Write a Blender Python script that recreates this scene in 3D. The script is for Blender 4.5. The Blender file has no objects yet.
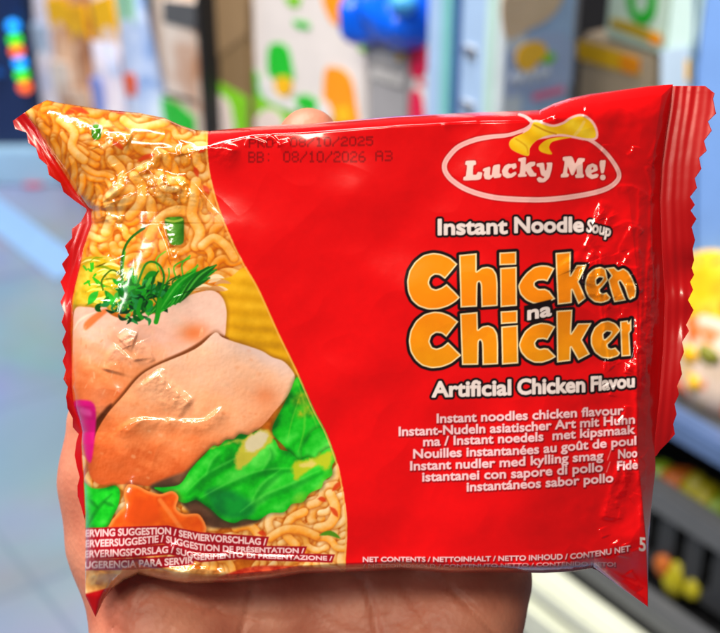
import bpy, bmesh, math, random
import numpy as np
from mathutils import Matrix, Vector
random.seed(7)
RNG = np.random.default_rng(11)
C = bpy.context.scene.collection
D2R = math.radians

# ---------------------------------------------------------------- camera
TH = D2R(28.0)
F_PX = 1300.0                      # focal length in photo pixels (720 wide)
CAM = Vector((0, 0, 1.5))
FWD = Vector((0, math.cos(TH), -math.sin(TH)))
UP = Vector((0, math.sin(TH), math.cos(TH)))
RIGHT = Vector((1, 0, 0))
DIST = 0.26                        # camera to packet
K = DIST / F_PX                    # metres per photo pixel at the packet
cd = bpy.data.cameras.new('camera')
cam = bpy.data.objects.new('camera', cd)
C.objects.link(cam)
cam.location = CAM
cam.rotation_euler = (D2R(90) - TH, 0, 0)
cd.sensor_width = 36
cd.lens = 36 * F_PX / 720
cd.clip_start = 0.01
cd.clip_end = 200
cd.dof.use_dof = True
cd.dof.focus_distance = DIST - 0.008
cd.dof.aperture_fstop = 21
bpy.context.scene.camera = cam
PACK_M = Matrix(((1, 0, 0, 0), (0, UP.y, -FWD.y, 0), (0, UP.z, -FWD.z, 0), (0, 0, 0, 1)))
P0 = CAM + FWD * DIST
PACK_M = Matrix.Translation(P0) @ PACK_M

# ---------------------------------------------------------------- materials
def new_mat(name):
    m = bpy.data.materials.new(name)
    m.use_nodes = True
    nt = m.node_tree
    return m, nt, nt.nodes['Principled BSDF']

def lin(c):
    return tuple((x / 12.92 if x <= 0.04045 else ((x + 0.055) / 1.055) ** 2.4) for x in c)

def s8(r, g, b):
    return lin((r / 255, g / 255, b / 255))

def mat(name, rgb, rough=0.5, var=0.12, scale=30.0, metal=0.0, spec=0.5, trans=0.0, coat=0.0, bump=0.0):
    m, nt, b = new_mat(name)
    tc = nt.nodes.new('ShaderNodeTexCoord')
    nz = nt.nodes.new('ShaderNodeTexNoise')
    nz.inputs['Scale'].default_value = scale
    nz.inputs['Detail'].default_value = 4
    nt.links.new(tc.outputs['Object'], nz.inputs['Vector'])
    mx = nt.nodes.new('ShaderNodeMix')
    mx.data_type = 'RGBA'
    lo = [max(0, c * (1 - var)) for c in rgb]
    hi = [min(1, c * (1 + var)) for c in rgb]
    mx.inputs[6].default_value = (*lo, 1)
    mx.inputs[7].default_value = (*hi, 1)
    nt.links.new(nz.outputs['Fac'], mx.inputs[0])
    nt.links.new(mx.outputs[2], b.inputs['Base Color'])
    b.inputs['Roughness'].default_value = rough
    b.inputs['Metallic'].default_value = metal
    b.inputs['Specular IOR Level'].default_value = spec
    b.inputs['Transmission Weight'].default_value = trans
    b.inputs['Coat Weight'].default_value = coat
    if bump:
        bp = nt.nodes.new('ShaderNodeBump')
        bp.inputs['Strength'].default_value = bump
        bp.inputs['Distance'].default_value = 0.002
        nt.links.new(nz.outputs['Fac'], bp.inputs['Height'])
        nt.links.new(bp.outputs['Normal'], b.inputs['Normal'])
    return m

def mottle(name, stops, scale=40.0, rough=0.35):
    """busy printed film: bands of noise mapped to a few ink colours"""
    m, nt, b = new_mat(name)
    tc = nt.nodes.new('ShaderNodeTexCoord')
    nz = nt.nodes.new('ShaderNodeTexNoise')
    nz.inputs['Scale'].default_value = scale
    nz.inputs['Detail'].default_value = 3
    nz.inputs['Distortion'].default_value = 0.8
    nt.links.new(tc.outputs['Object'], nz.inputs['Vector'])
    rp = nt.nodes.new('ShaderNodeValToRGB')
    while len(rp.color_ramp.elements) < len(stops):
        rp.color_ramp.elements.new(0.5)
    for e, (p, c) in zip(rp.color_ramp.elements, stops):
        e.position, e.color = p, (*c, 1)
    nt.links.new(nz.outputs['Fac'], rp.inputs[0])
    nt.links.new(rp.outputs[0], b.inputs['Base Color'])
    b.inputs['Roughness'].default_value = rough
    return m

# ---------------------------------------------------------------- small raster toolkit (the packet's print)
S = 2
W_PX, H_PX = 720, 633
CW, CH = W_PX * S, H_PX * S
yy, xx = np.mgrid[0:CH, 0:CW]
PX = (xx + 0.5) / S
PY = (yy + 0.5) / S

def crop(pts, pad):
    p = np.asarray(pts, float)
    x0, y0 = np.floor((p.min(0) - pad) * S).astype(int)
    x1, y1 = np.ceil((p.max(0) + pad) * S).astype(int)
    x0, y0, x1, y1 = max(x0, 0), max(y0, 0), min(x1, CW), min(y1, CH)
    if x1 <= x0 or y1 <= y0:
        return None
    return np.s_[y0:y1, x0:x1]

def sstep(a, b, x):
    t = np.clip((x - a) / (b - a), 0, 1)
    return t * t * (3 - 2 * t)

def smooth(pts, n=6, closed=False):
    p = np.asarray(pts, float)
    out = []
    m = len(p)
    rng = range(m if closed else m - 1)
    for i in rng:
        if closed:
            a, b, c, d = p[(i - 1) % m], p[i], p[(i + 1) % m], p[(i + 2) % m]
        else:
            a, b, c, d = p[max(i - 1, 0)], p[i], p[i + 1], p[min(i + 2, m - 1)]
        for k in range(n):
            t = k / n
            out.append(0.5 * ((2 * b) + (-a + c) * t + (2 * a - 5 * b + 4 * c - d) * t * t + (-a + 3 * b - 3 * c + d) * t ** 3))
    if not closed:
        out.append(p[-1])
    return np.array(out)

def contours_sdf(conts, X, Y):
    """signed distance (negative inside, non-zero winding) to a set of closed contours"""
    dmin = np.full(X.shape, 1e9)
    wind = np.zeros(X.shape, int)
    for c in conts:
        c = np.asarray(c, float)
        for (ax, ay), (bx, by) in zip(c, np.roll(c, -1, 0)):
            ex, ey = bx - ax, by - ay
            l2 = ex * ex + ey * ey
            if l2 < 1e-12:
                continue
            wx, wy = X - ax, Y - ay
            t = np.clip((wx * ex + wy * ey) / l2, 0, 1)
            dmin = np.minimum(dmin, (wx - t * ex) ** 2 + (wy - t * ey) ** 2)
            cr = ex * wy - ey * wx
            up = (ay <= Y) & (by > Y) & (cr > 0)
            dn = (ay > Y) & (by <= Y) & (cr < 0)
            wind += up.astype(int) - dn.astype(int)
    d = np.sqrt(dmin)
    return np.where(wind != 0, -d, d)

def line_dist(pts, X, Y):
    """distance to polyline, nearest offset vector, arc parameter"""
    p = np.asarray(pts, float)
    seg = np.hypot(*np.diff(p, axis=0).T)
    tot = max(seg.sum(), 1e-9)
    best = np.full(X.shape, 1e9)
    vx = np.zeros(X.shape)
    vy = np.zeros(X.shape)
    u = np.zeros(X.shape)
    acc = 0.0
    for i in range(len(p) - 1):
        ax, ay = p[i]
        ex, ey = p[i + 1] - p[i]
        l2 = max(ex * ex + ey * ey, 1e-12)
        t = np.clip(((X - ax) * ex + (Y - ay) * ey) / l2, 0, 1)
        dx, dy = X - ax - t * ex, Y - ay - t * ey
        d2 = dx * dx + dy * dy
        m = d2 < best
        best = np.where(m, d2, best)
        vx = np.where(m, dx, vx)
        vy = np.where(m, dy, vy)
        u = np.where(m, (acc + t * seg[i]) / tot, u)
        acc += seg[i]
    return np.sqrt(best), vx, vy, u

FY, FX = np.fft.fftfreq(CH)[:, None], np.fft.rfftfreq(CW)[None]
def vnoise(cell, seed=0, octaves=4, stretch=1.0, ang=0.0):
    """smooth fractal noise over the print, about -1..1; stretch > 1 draws it out into fibres along ang"""
    r = np.random.default_rng(seed)
    out = np.zeros((CH, CW))
    amp = 1.0
    c_, s_ = math.cos(ang), math.sin(ang)
    fu, fv = FX * c_ + FY * s_, -FX * s_ + FY * c_
    for o in range(octaves):
        sg = max(cell * S * 0.42 / 2 ** o, 0.8)
        n = np.fft.irfft2(np.fft.rfft2(r.standard_normal((CH, CW))) * np.exp(-2 * (math.pi * sg) ** 2 * ((fu * stretch) ** 2 + fv ** 2)), (CH, CW))
        out += amp * n / n.std()
        amp *= 0.5
    return np.clip(out / out.std() * 0.5, -1.3, 1.3)

def c8(r, g, b):
    return np.array((r, g, b), float) / 255

ART = np.empty((CH, CW, 3))
N_BIG, N_MID, N_FINE = vnoise(60, 1), vnoise(18, 2), vnoise(5, 3, 3)
FIB = vnoise(7, 4, 3, 3.5, 0.45)
GRAIN = vnoise(3.2, 6, 2)
EMB = np.clip(GRAIN - np.roll(GRAIN, (2, 2), (0, 1)), -1, 1)      # grain of the chicken skin in the food photograph
FOLD = vnoise(22, 8, 2, 2.2, -0.6)
FEMB = np.clip((FOLD - np.roll(FOLD, (8, 5), (0, 1))) * 1.7, -1, 1)   # ruffles of the leaves
RED = c8(228, 2, 6)
ART[:] = RED

def put(sl, alpha, col):
    a = alpha[..., None]
    ART[sl] = ART[sl] * (1 - a) + np.asarray(col) * a

def fill(pts, col, edge=0.5, sm=0, pad=4, off=0.0):
    p = smooth(pts, sm, True) if sm else np.asarray(pts, float)
    sl = crop(p, pad + abs(off))
    if sl is None:
        return None, None
    d = contours_sdf([p], PX[sl], PY[sl]) - off
    put(sl, 1 - sstep(-edge, edge, d), col)
    return sl, d

def stroke(pts, w, col, sm=6, edge=0.5, alpha=1.0, taper=False):
    p = smooth(pts, sm) if sm and len(pts) > 2 else np.asarray(pts, float)
    sl = crop(p, w + 2)
    if sl is None:
        return
    d, vx, vy, u = line_dist(p, PX[sl], PY[sl])
    ww = w * (np.sin(np.pi * np.clip(u, 0.02, 0.98)) ** 0.6 if taper else 1.0)
    put(sl, alpha * (1 - sstep(-edge, edge, d - ww)), col)

# ---- food picture -------------------------------------------------------------------------------------------
CURVE = smooth([(208.5, 80), (208, 132), (208, 154), (211, 177), (219, 206), (232, 239), (244.5, 264), (259, 289), (279, 333), (297, 370),
                (314, 409), (326.5, 433), (339, 468), (345, 501), (347.4, 526), (346, 560), (346, 590)], 6)
PIC_POLY = np.vstack([CURVE, [(-30, 640), (-30, 60)]])
pic_sl = np.s_[0:CH, 0:int(372 * S)]
pic_d = np.full((CH, CW), 50.0)
pic_d[pic_sl] = contours_sdf([PIC_POLY], PX[pic_sl], PY[pic_sl])
RED_ART = ART.copy()

base = c8(205, 104, 18) + N_MID[..., None] * c8(24, 22, 8) + N_FINE[..., None] * c8(16, 14, 8)
ART[:] = base

def noodle(pts, r, tone, pale=0.0):
    p = smooth(pts, 5)
    sl = crop(p, r + 3)
    if sl is None:
        return
    d, vx, vy, u = line_dist(p, PX[sl], PY[sl])
    t = np.clip(d / r, 0, 1)
    nz = np.sqrt(1 - t * t)
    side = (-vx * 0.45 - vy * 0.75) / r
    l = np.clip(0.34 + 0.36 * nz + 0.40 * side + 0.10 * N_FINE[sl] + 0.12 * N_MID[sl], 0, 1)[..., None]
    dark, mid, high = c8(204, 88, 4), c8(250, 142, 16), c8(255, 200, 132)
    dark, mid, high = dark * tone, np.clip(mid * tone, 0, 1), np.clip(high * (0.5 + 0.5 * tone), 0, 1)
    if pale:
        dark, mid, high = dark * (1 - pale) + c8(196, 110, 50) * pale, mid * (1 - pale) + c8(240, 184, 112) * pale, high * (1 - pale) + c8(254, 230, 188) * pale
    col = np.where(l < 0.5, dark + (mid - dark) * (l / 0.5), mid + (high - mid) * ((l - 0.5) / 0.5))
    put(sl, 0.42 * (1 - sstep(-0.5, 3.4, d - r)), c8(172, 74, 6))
    put(sl, 1 - sstep(-0.9, 0.7, d - r), col)

rr = random.Random(5)
def wavy(x, y, ang, n=5, step=9, curl=0.9):
    pts = [(x, y)]
    s = rr.choice((-1, 1))
    for i in range(n):
        ang += s * rr.uniform(0.35, curl)
        if i % 3 == 2:
            s = -s
        x += step * math.cos(ang)
        y += step * math.sin(ang)
        pts.append((x, y))
    return pts
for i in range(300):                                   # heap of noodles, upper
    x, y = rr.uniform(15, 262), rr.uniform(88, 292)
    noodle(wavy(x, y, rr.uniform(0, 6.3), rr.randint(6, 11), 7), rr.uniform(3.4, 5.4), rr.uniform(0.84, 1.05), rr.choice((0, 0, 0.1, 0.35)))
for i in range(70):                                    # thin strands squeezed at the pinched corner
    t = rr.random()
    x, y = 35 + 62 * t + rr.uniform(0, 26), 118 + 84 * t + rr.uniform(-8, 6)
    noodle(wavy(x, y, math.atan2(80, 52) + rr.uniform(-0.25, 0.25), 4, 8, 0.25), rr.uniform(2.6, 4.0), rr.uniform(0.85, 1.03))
for i in range(190):                                   # noodles, lower right and lower edge
    x, y = rr.uniform(70, 345), rr.uniform(484, 600)
    noodle(wavy(x, y, rr.uniform(-0.9, 0.9), rr.randint(5, 8), 7, 0.8), rr.uniform(3.2, 4.8), rr.uniform(0.9, 1.06), rr.uniform(0.3, 0.9))
for pts, r in (([(186, 150), (200, 146), (214, 150), (222, 158)], 5.5), ([(118, 218), (124, 204), (138, 196), (150, 202), (152, 216)], 6),
               ([(106, 232), (112, 214), (108, 200), (118, 190), (132, 190)], 6), ([(150, 236), (158, 222), (172, 212), (188, 212), (196, 222)], 6.2),
               ([(196, 182), (194, 200), (192, 216), (200, 232), (196, 246)], 6), ([(134, 176), (142, 188), (140, 204), (130, 216)], 5.8),
               ([(124, 120), (136, 128), (152, 126), (166, 122)], 5.2), ([(60, 120), (74, 132), (72, 148), (84, 160)], 5),
               ([(112, 160), (122, 172), (120, 186), (110, 196)], 5.5), ([(202, 246), (214, 238), (226, 246), (234, 258)], 5),
               ([(296, 545), (286, 534), (290, 520), (304, 512)], 5), ([(330, 494), (336, 510), (330, 524), (318, 528)], 5.5),
               ([(270, 538), (284, 530), (300, 530), (316, 536)], 5), ([(236, 528), (250, 526), (258, 536), (252, 546)], 5)):
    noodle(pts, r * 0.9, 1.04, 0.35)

def shaded(pts, colfn, sm=5, edge=0.7, rim=None, outline=None):
    p = smooth(pts, sm, True)
    sl = crop(p, 8)
    d = contours_sdf([p], PX[sl], PY[sl])
    if outline is not None:
        put(sl, 0.45 * (1 - sstep(-1, 5.0, d)), outline)
    col = colfn(PX[sl], PY[sl], d, sl)
    if rim is not None:
        k = (1 - sstep(0.5, 4.5, -d))[..., None] * 0.75
        col = col * (1 - k) + rim * k
    put(sl, 1 - sstep(-edge, edge, d), np.clip(col, 0, 1))
    return sl, d

def lerpc(stops, t):
    t = np.clip(t, 0, 1)
    ks = [s[0] for s in stops]
    return np.stack([np.interp(t, ks, [s[1][i] for s in stops]) for i in range(3)], -1)

# corn coloured strip
def corn(x, y, d, sl):
    ph = (y - 0.10 * (x - 230)) / 15
    st = 0.5 + 0.5 * np.sin(ph * 2 * np.pi)
    t = np.clip(0.55 + 0.3 * st - 0.3 * (y - 270) / 100 + 0.08 * N_MID[sl] + 0.05 * N_FINE[sl], 0, 1)
    return lerpc([(0, c8(176, 118, 6)), (0.5, c8(222, 158, 10)), (1, c8(250, 190, 40))], t)
shaded([(218, 283), (232, 276), (246, 268), (262, 290), (284, 340), (304, 385), (290, 372), (262, 352), (230, 342), (222, 330), (224, 305)], corn)
# yellowish onion behind the herbs
def onion(x, y, d, sl):
    t = 0.5 + 0.35 * N_MID[sl] + 0.2 * N_FINE[sl]
    return lerpc([(0, c8(150, 128, 8)), (0.5, c8(206, 166, 22)), (1, c8(240, 206, 80))], t)
shaded([(80, 262), (96, 256), (110, 262), (126, 268), (150, 262), (160, 272), (162, 290), (150, 306), (116, 312), (92, 310), (74, 312), (74, 290)], onion)
for i in range(26):
    x, y = rr.uniform(78, 118), rr.uniform(262, 308)
    a = rr.uniform(-0.6, 0.2)
    stroke([(x, y), (x + 9 * math.cos(a), y + 9 * math.sin(a)), (x + 20 * math.cos(a + .3), y + 20 * math.sin(a + .3))], rr.uniform(0.6, 1.5),
           rr.choice((c8(238, 220, 90), c8(190, 170, 20), c8(120, 140, 10), c8(250, 238, 150))), 4, 0.5, 0.9, True)
for i in range(10):
    x, y = rr.uniform(84, 100), rr.uniform(268, 286)
    stroke([(x, y), (x + rr.uniform(-6, 6), y + rr.uniform(-8, 8))], 1.0, c8(40, 170, 20), 0)
# creamy strands between noodles and chicken
for i in range(14):
    x, y = rr.uniform(190, 216), rr.uniform(276, 292)
    stroke([(x, y), (x + 8, y - 3), (x + 16, y - 1)], rr.uniform(1.2, 2.2), rr.choice((c8(236, 196, 150), c8(250, 222, 180), c8(214, 150, 90))), 4, 0.5, 1, True)

# upper chicken piece
def chick_top(x, y, d, sl):
    v = (y - 300) / 112 + (150 - x) / 330
    t = np.clip(v + 0.09 * N_MID[sl] + 0.07 * FIB[sl], 0, 1)
    col = lerpc([(0, c8(240, 196, 178)), (0.3, c8(246, 186, 166)), (0.52, c8(250, 172, 134)), (0.76, c8(246, 150, 96)), (1, c8(216, 104, 50))], t)
    pk = np.clip(N_BIG[sl], 0, 1)[..., None] * 0.35
    col = col * (1 - pk) + c8(238, 186, 176) * pk + (0.016 * EMB[sl] + 0.010 * FIB[sl])[..., None]
    g = np.exp(-(((x - 194) / 15) ** 2 + ((y - 333) / 10) ** 2))[..., None] * 0.8
    return col * (1 - g) + c8(228, 110, 48) * g
shaded([(75, 309), (86, 307), (97, 308), (106, 307), (110, 314), (120, 318), (133, 316), (145, 313), (155, 314), (165, 309), (180, 300), (196, 293), (212, 290.5), (222, 297),
        (226.5, 310), (226, 326), (224, 338), (215, 345), (200, 348), (187, 355), (157, 368), (139, 382), (122, 402), (104, 420), (92, 428), (76, 412), (70, 390), (72, 360), (73, 330)],
       chick_top, outline=c8(120, 60, 10))
fill([(84, 324), (92, 316), (104, 309), (108, 311), (98, 320), (86, 330)], c8(226, 118, 62), 1.5, 4)
stroke([(74, 330), (78, 322), (86, 316), (96, 312)], 1.2, c8(250, 214, 190), 4, 0.8, 0.8, True)
# dark cleft, then lower chicken
stroke([(226, 340), (214, 336), (200, 345), (186, 353), (156, 367), (138, 379), (121, 399), (106, 416), (96, 430)], 2.8, c8(112, 50, 14), 5, 1.6, 0.9)
fill([(91, 428), (104, 410), (112, 404), (108, 420), (98, 440), (90, 452)], c8(84, 36, 14), 2, 4)
def chick_low(x, y, d, sl):
    v = (y - 340 + (215 - x) * 0.30) / 145
    t = np.clip(v + 0.08 * N_MID[sl] + 0.05 * FIB[sl], 0, 1)
    col = lerpc([(0, c8(242, 196, 174)), (0.18, c8(246, 188, 156)), (0.45, c8(252, 172, 126)), (0.68, c8(250, 152, 98)), (0.86, c8(242, 128, 70)), (1, c8(214, 96, 42))], t)
    pk = np.exp(-(((x - 185) / 50) ** 2 + ((y - 375) / 24) ** 2))[..., None] * 0.45
    col = col * (1 - pk) + c8(244, 184, 152) * pk + (0.026 * EMB[sl] + 0.014 * FIB[sl])[..., None]
    lo = (1 - sstep(0, 12, -d))[..., None] * np.clip((y - 400) / 60, 0, 1)[..., None] * 0.5
    col = col * (1 - lo) + c8(176, 70, 24) * lo
    lil = np.exp(-(((x - 262) / 40) ** 2 + ((y - 352 - (x - 262) * 0.45) / 9) ** 2))[..., None] * 0.85
    col = col * (1 - lil) + c8(230, 196, 190) * lil
    g = np.exp(-(((x - 266) / 15) ** 2 + ((y - 396) / 12) ** 2))[..., None] * 0.55
    col = col * (1 - g) + c8(220, 104, 48) * g
    k = np.clip((x - 240) / 80, 0, 1)[..., None] * np.clip((y - 400) / 40, 0, 1)[..., None] * 0.5
    return col * (1 - k) + c8(170, 66, 20) * k
LOWC = [(215, 332.5), (222, 337), (232, 341), (248, 346), (262, 351), (272, 357), (283, 361), (291, 369), (295, 378), (290, 392), (283, 402), (275, 411), (264, 424),
        (250, 434), (233, 440), (215, 446), (202, 455), (186, 473), (168, 481), (151, 486), (127, 484), (104, 485), (93, 480), (88, 467), (92, 448), (97, 431), (108, 413),
        (123, 396), (139, 377), (156, 366), (187, 353), (201, 345)]
shaded(LOWC, chick_low, outline=c8(110, 50, 12))
LOWS = smooth(LOWC, 3, True)
for i in range(90):                                   # pores and beads of broth on the skin
    x, y = rr.uniform(95, 285), rr.uniform(345, 478)
    q = np.array([[x, y]])
    if contours_sdf([LOWS], q[:, 0], q[:, 1])[0] < -4:
        r = rr.uniform(0.7, 1.9)
        stroke([(x, y), (x + 1.2, y + 0.4)], r, rr.choice((c8(252, 206, 166), c8(220, 116, 60), c8(246, 186, 136))), 0, 1.2, rr.uniform(0.1, 0.35))
for i in range(60):
    x, y = rr.uniform(80, 215), rr.uniform(325, 392)
    if y < 410 - (x - 90) * 0.55:
        stroke([(x, y), (x + rr.uniform(-3, 1), y + rr.uniform(2, 7))], rr.uniform(0.5, 1.1), rr.choice((c8(252, 206, 170), c8(214, 116, 66))), 0, 0.8, rr.uniform(0.15, 0.4))
# shadowed broth under the greens
def broth(x, y, d, sl):
    return lerpc([(0, c8(70, 46, 34)), (1, c8(136, 88, 62))], 0.45 + 0.4 * N_MID[sl])
shaded([(150, 486), (172, 476), (188, 470), (204, 458), (222, 470), (230, 500), (262, 518), (240, 527), (214, 528), (196, 520), (178, 500), (160, 494)], broth, edge=2.5)
# leaf greens
def leaf(ax, ay, bx, by, dark=c8(4, 104, 22), mid=c8(20, 192, 30), high=c8(112, 240, 92), f=0.16):
    def fn(x, y, d, sl):
        t = np.clip(0.50 + 0.34 * FEMB[sl] + 0.16 * N_MID[sl] + 0.07 * N_FINE[sl] - 0.22 * (1 - sstep(0, 6, -d)), 0, 1)
        col = lerpc([(0, dark), (0.45, mid), (1, high)], t)
        yl = np.clip(N_BIG[sl] * 0.9 + FOLD[sl] * 0.9 - 0.75, 0, 1)[..., None]
        return col * (1 - yl) + c8(186, 214, 50) * yl
    return fn
shaded([(297, 377), (304, 388), (313, 404), (326, 432), (334, 454), (318, 462), (298, 462), (284, 446), (272, 431), (282, 408), (290, 392)], leaf(300, 380, 305, 460), outline=c8(16, 70, 10))
for pts, w in (([(298, 384), (304, 404), (304, 430), (298, 452)], 1.2), ([(303, 400), (312, 414), (318, 430)], 0.9), ([(300, 396), (292, 420), (288, 438)], 0.8)):
    stroke(pts, w, c8(150, 220, 60), 5, 0.9, 0.35, True)
for x, y, r in ((302, 398, 6), (306, 408, 5), (300, 414, 4), (296, 402, 4), (311, 414, 3)):
    sl = crop([(x, y)], 14)
    put(sl, 0.9 * np.exp(-((PX[sl] - x) ** 2 + (PY[sl] - y) ** 2) / r ** 2) * (0.6 + 0.4 * np.clip(N_FINE[sl], -1, 1)), c8(204, 176, 30))
shaded([(303, 458), (304, 442), (314, 430), (324, 428), (331, 440), (334, 452), (322, 462)], leaf(305, 455, 328, 432), outline=c8(10, 90, 10))
BIG = [(154, 488), (166, 487), (180, 484), (190, 470), (198, 461), (204, 455), (213, 446), (219, 446), (226, 440), (234, 439), (240, 434), (249, 435), (256, 431), (263, 431), (268, 437), (275, 440), (280, 449), (290, 452), (299, 460), (308, 457), (316, 460), (322, 452), (331, 448),
       (336, 458), (332, 466), (332, 475), (324, 481), (321, 488), (310, 493), (303, 502), (292, 504), (284, 512), (270, 513), (258, 520), (244, 519), (234, 523), (222, 519), (213, 511), (206, 506), (196, 500), (184, 503), (172, 497)]
shaded(BIG, leaf(180, 490, 330, 455, f=0.11), outline=c8(20, 44, 10))
def darkpatch(x, y, d, sl):
    return lerpc([(0, c8(8, 104, 44)), (1, c8(14, 156, 50))], 0.5 + 0.4 * N_MID[sl])
shaded([(206, 492), (220, 488), (240, 494), (254, 506), (250, 516), (232, 519), (216, 512)], darkpatch, edge=5)
for pts in ([(186, 492), (206, 474), (228, 462), (246, 452)], [(200, 498), (230, 482), (262, 470), (300, 468)], [(240, 512), (262, 496), (290, 484), (320, 470)],
            [(206, 474), (212, 460), (220, 452)], [(262, 470), (270, 456), (268, 446)], [(252, 500), (262, 484), (280, 470)]):
    stroke([(a + 2, b + 3) for a, b in pts], 3.0, c8(4, 116, 24), 5, 2.6, 0.42, True)
    stroke(pts, 1.3, c8(110, 230, 90), 5, 1.4, 0.38, True)
for pts, col in (([(238, 468), (240, 450), (246, 438), (258, 432), (266, 434), (270, 442), (258, 450), (250, 460)], c8(212, 190, 60)), ([(247, 448), (250, 438), (258, 433), (264, 437), (258, 446)], c8(222, 206, 176)),
                 ([(292, 470), (298, 461), (312, 459), (326, 450), (333, 452), (334, 462), (327, 472), (318, 468), (306, 474), (296, 480)], c8(196, 196, 30)),
                 ([(300, 466), (310, 461), (318, 463), (312, 468)], c8(228, 206, 110)), ([(210, 449), (222, 443), (236, 438), (240, 441), (226, 447)], c8(176, 190, 60))):
    p = smooth(pts, 4, True)
    sl = crop(p, 8)
    d = contours_sdf([p], PX[sl], PY[sl]) + 1.6 * N_FINE[sl] + 3.2 * FOLD[sl]
    put(sl, 0.92 * (1 - sstep(-3.0, 2.0, d)), col)
shaded([(80, 482), (92, 488), (104, 488), (115, 485.5), (120, 492), (118, 506), (113, 516), (108, 526), (96, 528), (84, 528), (80, 510)], leaf(84, 520, 116, 488), outline=c8(20, 50, 10))
for pts in ([(88, 526), (98, 508), (112, 494)], [(98, 508), (90, 500)], [(104, 502), (114, 506)]):
    stroke(pts, 2.0, c8(6, 96, 18), 4, 1.6, 0.5, True)
# carrot flower
def carrot(x, y, d, sl):
    return lerpc([(0, c8(214, 66, 10)), (0.5, c8(238, 92, 16)), (1, c8(250, 132, 50))], 0.45 + 0.22 * N_MID[sl] + 0.12 * N_FINE[sl])
CAR = [(112, 530), (111, 522), (118, 513), (125, 505), (124, 494), (128, 484.5), (138, 486), (148, 491), (160, 494), (172, 491), (178.5, 497), (176, 508), (184, 514), (200, 515), (203, 536), (150, 545)]
shaded(CAR, carrot, rim=c8(252, 150, 74), outline=c8(90, 34, 8))
fill([(134, 500), (146, 498), (158, 506), (160, 520), (140, 526), (126, 520)], c8(226, 76, 14), 4, 4)
stroke([(160, 500), (172, 516), (182, 530)], 2.2, c8(248, 132, 60), 4, 1.5, 0.8)
# herbs
for i in range(60):
    x, y = rr.gauss(138, 16), rr.gauss(299, 9)
    a = rr.uniform(-2.6, -0.3)
    L = rr.uniform(8, 17)
    stroke([(x, y), (x + L * .5 * math.cos(a), y + L * .5 * math.sin(a) - 1), (x + L * math.cos(a), y + L * math.sin(a))], rr.uniform(1.8, 4.0),
           rr.choice((c8(10, 96, 20), c8(18, 132, 24), c8(40, 168, 40), c8(8, 70, 24), c8(70, 180, 60))), 4, 0.8, 1, True)
stroke([(123, 286), (121.5, 268), (124, 250), (131, 238), (144, 228)], 1.3, c8(20, 92, 14), 6, 0.6)
stroke([(123, 288), (123, 268), (125, 252)], 0.8, c8(70, 150, 30), 5)
for i in range(80):
    x, y = rr.gauss(136, 13), rr.gauss(302, 8)
    a = rr.uniform(0, 6.3)
    stroke([(x, y), (x + 6 * math.cos(a), y + 4 * math.sin(a)), (x + 11 * math.cos(a + .6), y + 8 * math.sin(a + .6))], rr.uniform(1.0, 2.8),
           rr.choice((c8(8, 78, 16), c8(14, 112, 20), c8(26, 150, 28), c8(6, 52, 22), c8(30, 130, 60))), 4, 0.6, 1, True)
for k in range(9):
    x0, y0 = 160 + k * 1.6 + rr.uniform(-2, 2), 312 - k * 1.1
    stroke([(x0, y0), (x0 + 16, y0 - 18), (x0 + 34 + rr.uniform(-4, 6), y0 - 34 - rr.uniform(0, 10))], rr.uniform(2.2, 4.2),
           rr.choice((c8(14, 130, 22), c8(20, 158, 26), c8(10, 104, 20), c8(44, 176, 36))), 5, 0.6, 1, True)
for k in range(10):
    x0, y0 = rr.uniform(146, 190), rr.uniform(270, 306)
    stroke([(x0, y0), (x0 + rr.uniform(-6, 6), y0 - 12), (x0 + rr.uniform(4, 14), y0 - 20)], 0.8, rr.choice((c8(60, 180, 40), c8(10, 90, 16), c8(110, 196, 40))), 5, 0.5, 0.9)
for k in range(7):
    x0, y0 = 150 + k * 5, 314 - k * 2
    x1, y1 = 196 + rr.uniform(-6, 24), 282 - k * 3 + rr.uniform(-5, 5)
    stroke([(x0, y0), ((x0 + x1) / 2, (y0 + y1) / 2 - 5), (x1, y1)], rr.uniform(3.6, 5.6), rr.choice((c8(10, 118, 18), c8(16, 148, 24), c8(12, 92, 18))), 5, 0.7, 1, True)
    stroke([(x0, y0), ((x0 + x1) / 2, (y0 + y1) / 2 - 6.5), (x1, y1)], 1.0, c8(80, 190, 60), 5, 0.7, 0.8, True)
stroke([(137, 286), (146, 264), (158, 264), (164, 278), (158, 300), (156, 318)], 1.1, c8(20, 120, 20), 6)
stroke([(141, 300), (138, 312), (142, 318)], 2.0, c8(24, 140, 26), 4)
stroke([(160, 300), (158, 314), (156, 322)], 2.4, c8(30, 150, 26), 4)
stroke([(103, 290), (102, 280), (112, 270), (122, 276)], 0.9, c8(60, 100, 10), 5)
# spring onion rings
def green_ring(x0, y0, x1, y1):
    def fn(x, y, d, sl):
        u = (x - x0) / (x1 - x0)
        return lerpc([(0, c8(40, 96, 8)), (0.35, c8(84, 156, 26)), (0.7, c8(58, 128, 16)), (1, c8(34, 90, 8))], u + 0.1 * N_FINE[sl])
    return fn
shaded([(165, 219), (174, 217), (183, 218), (184, 230), (183, 243), (175, 245), (170, 243), (167, 232)], green_ring(165, 0, 184, 0), 3, outline=c8(120, 60, 8))
stroke([(166, 220), (174, 221.5), (182, 219.5)], 1.2, c8(150, 180, 60), 4)
shaded([(92, 126), (97, 124), (101, 127), (101, 137), (97, 140), (92, 137)], green_ring(91, 0, 102, 0), 3)
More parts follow.
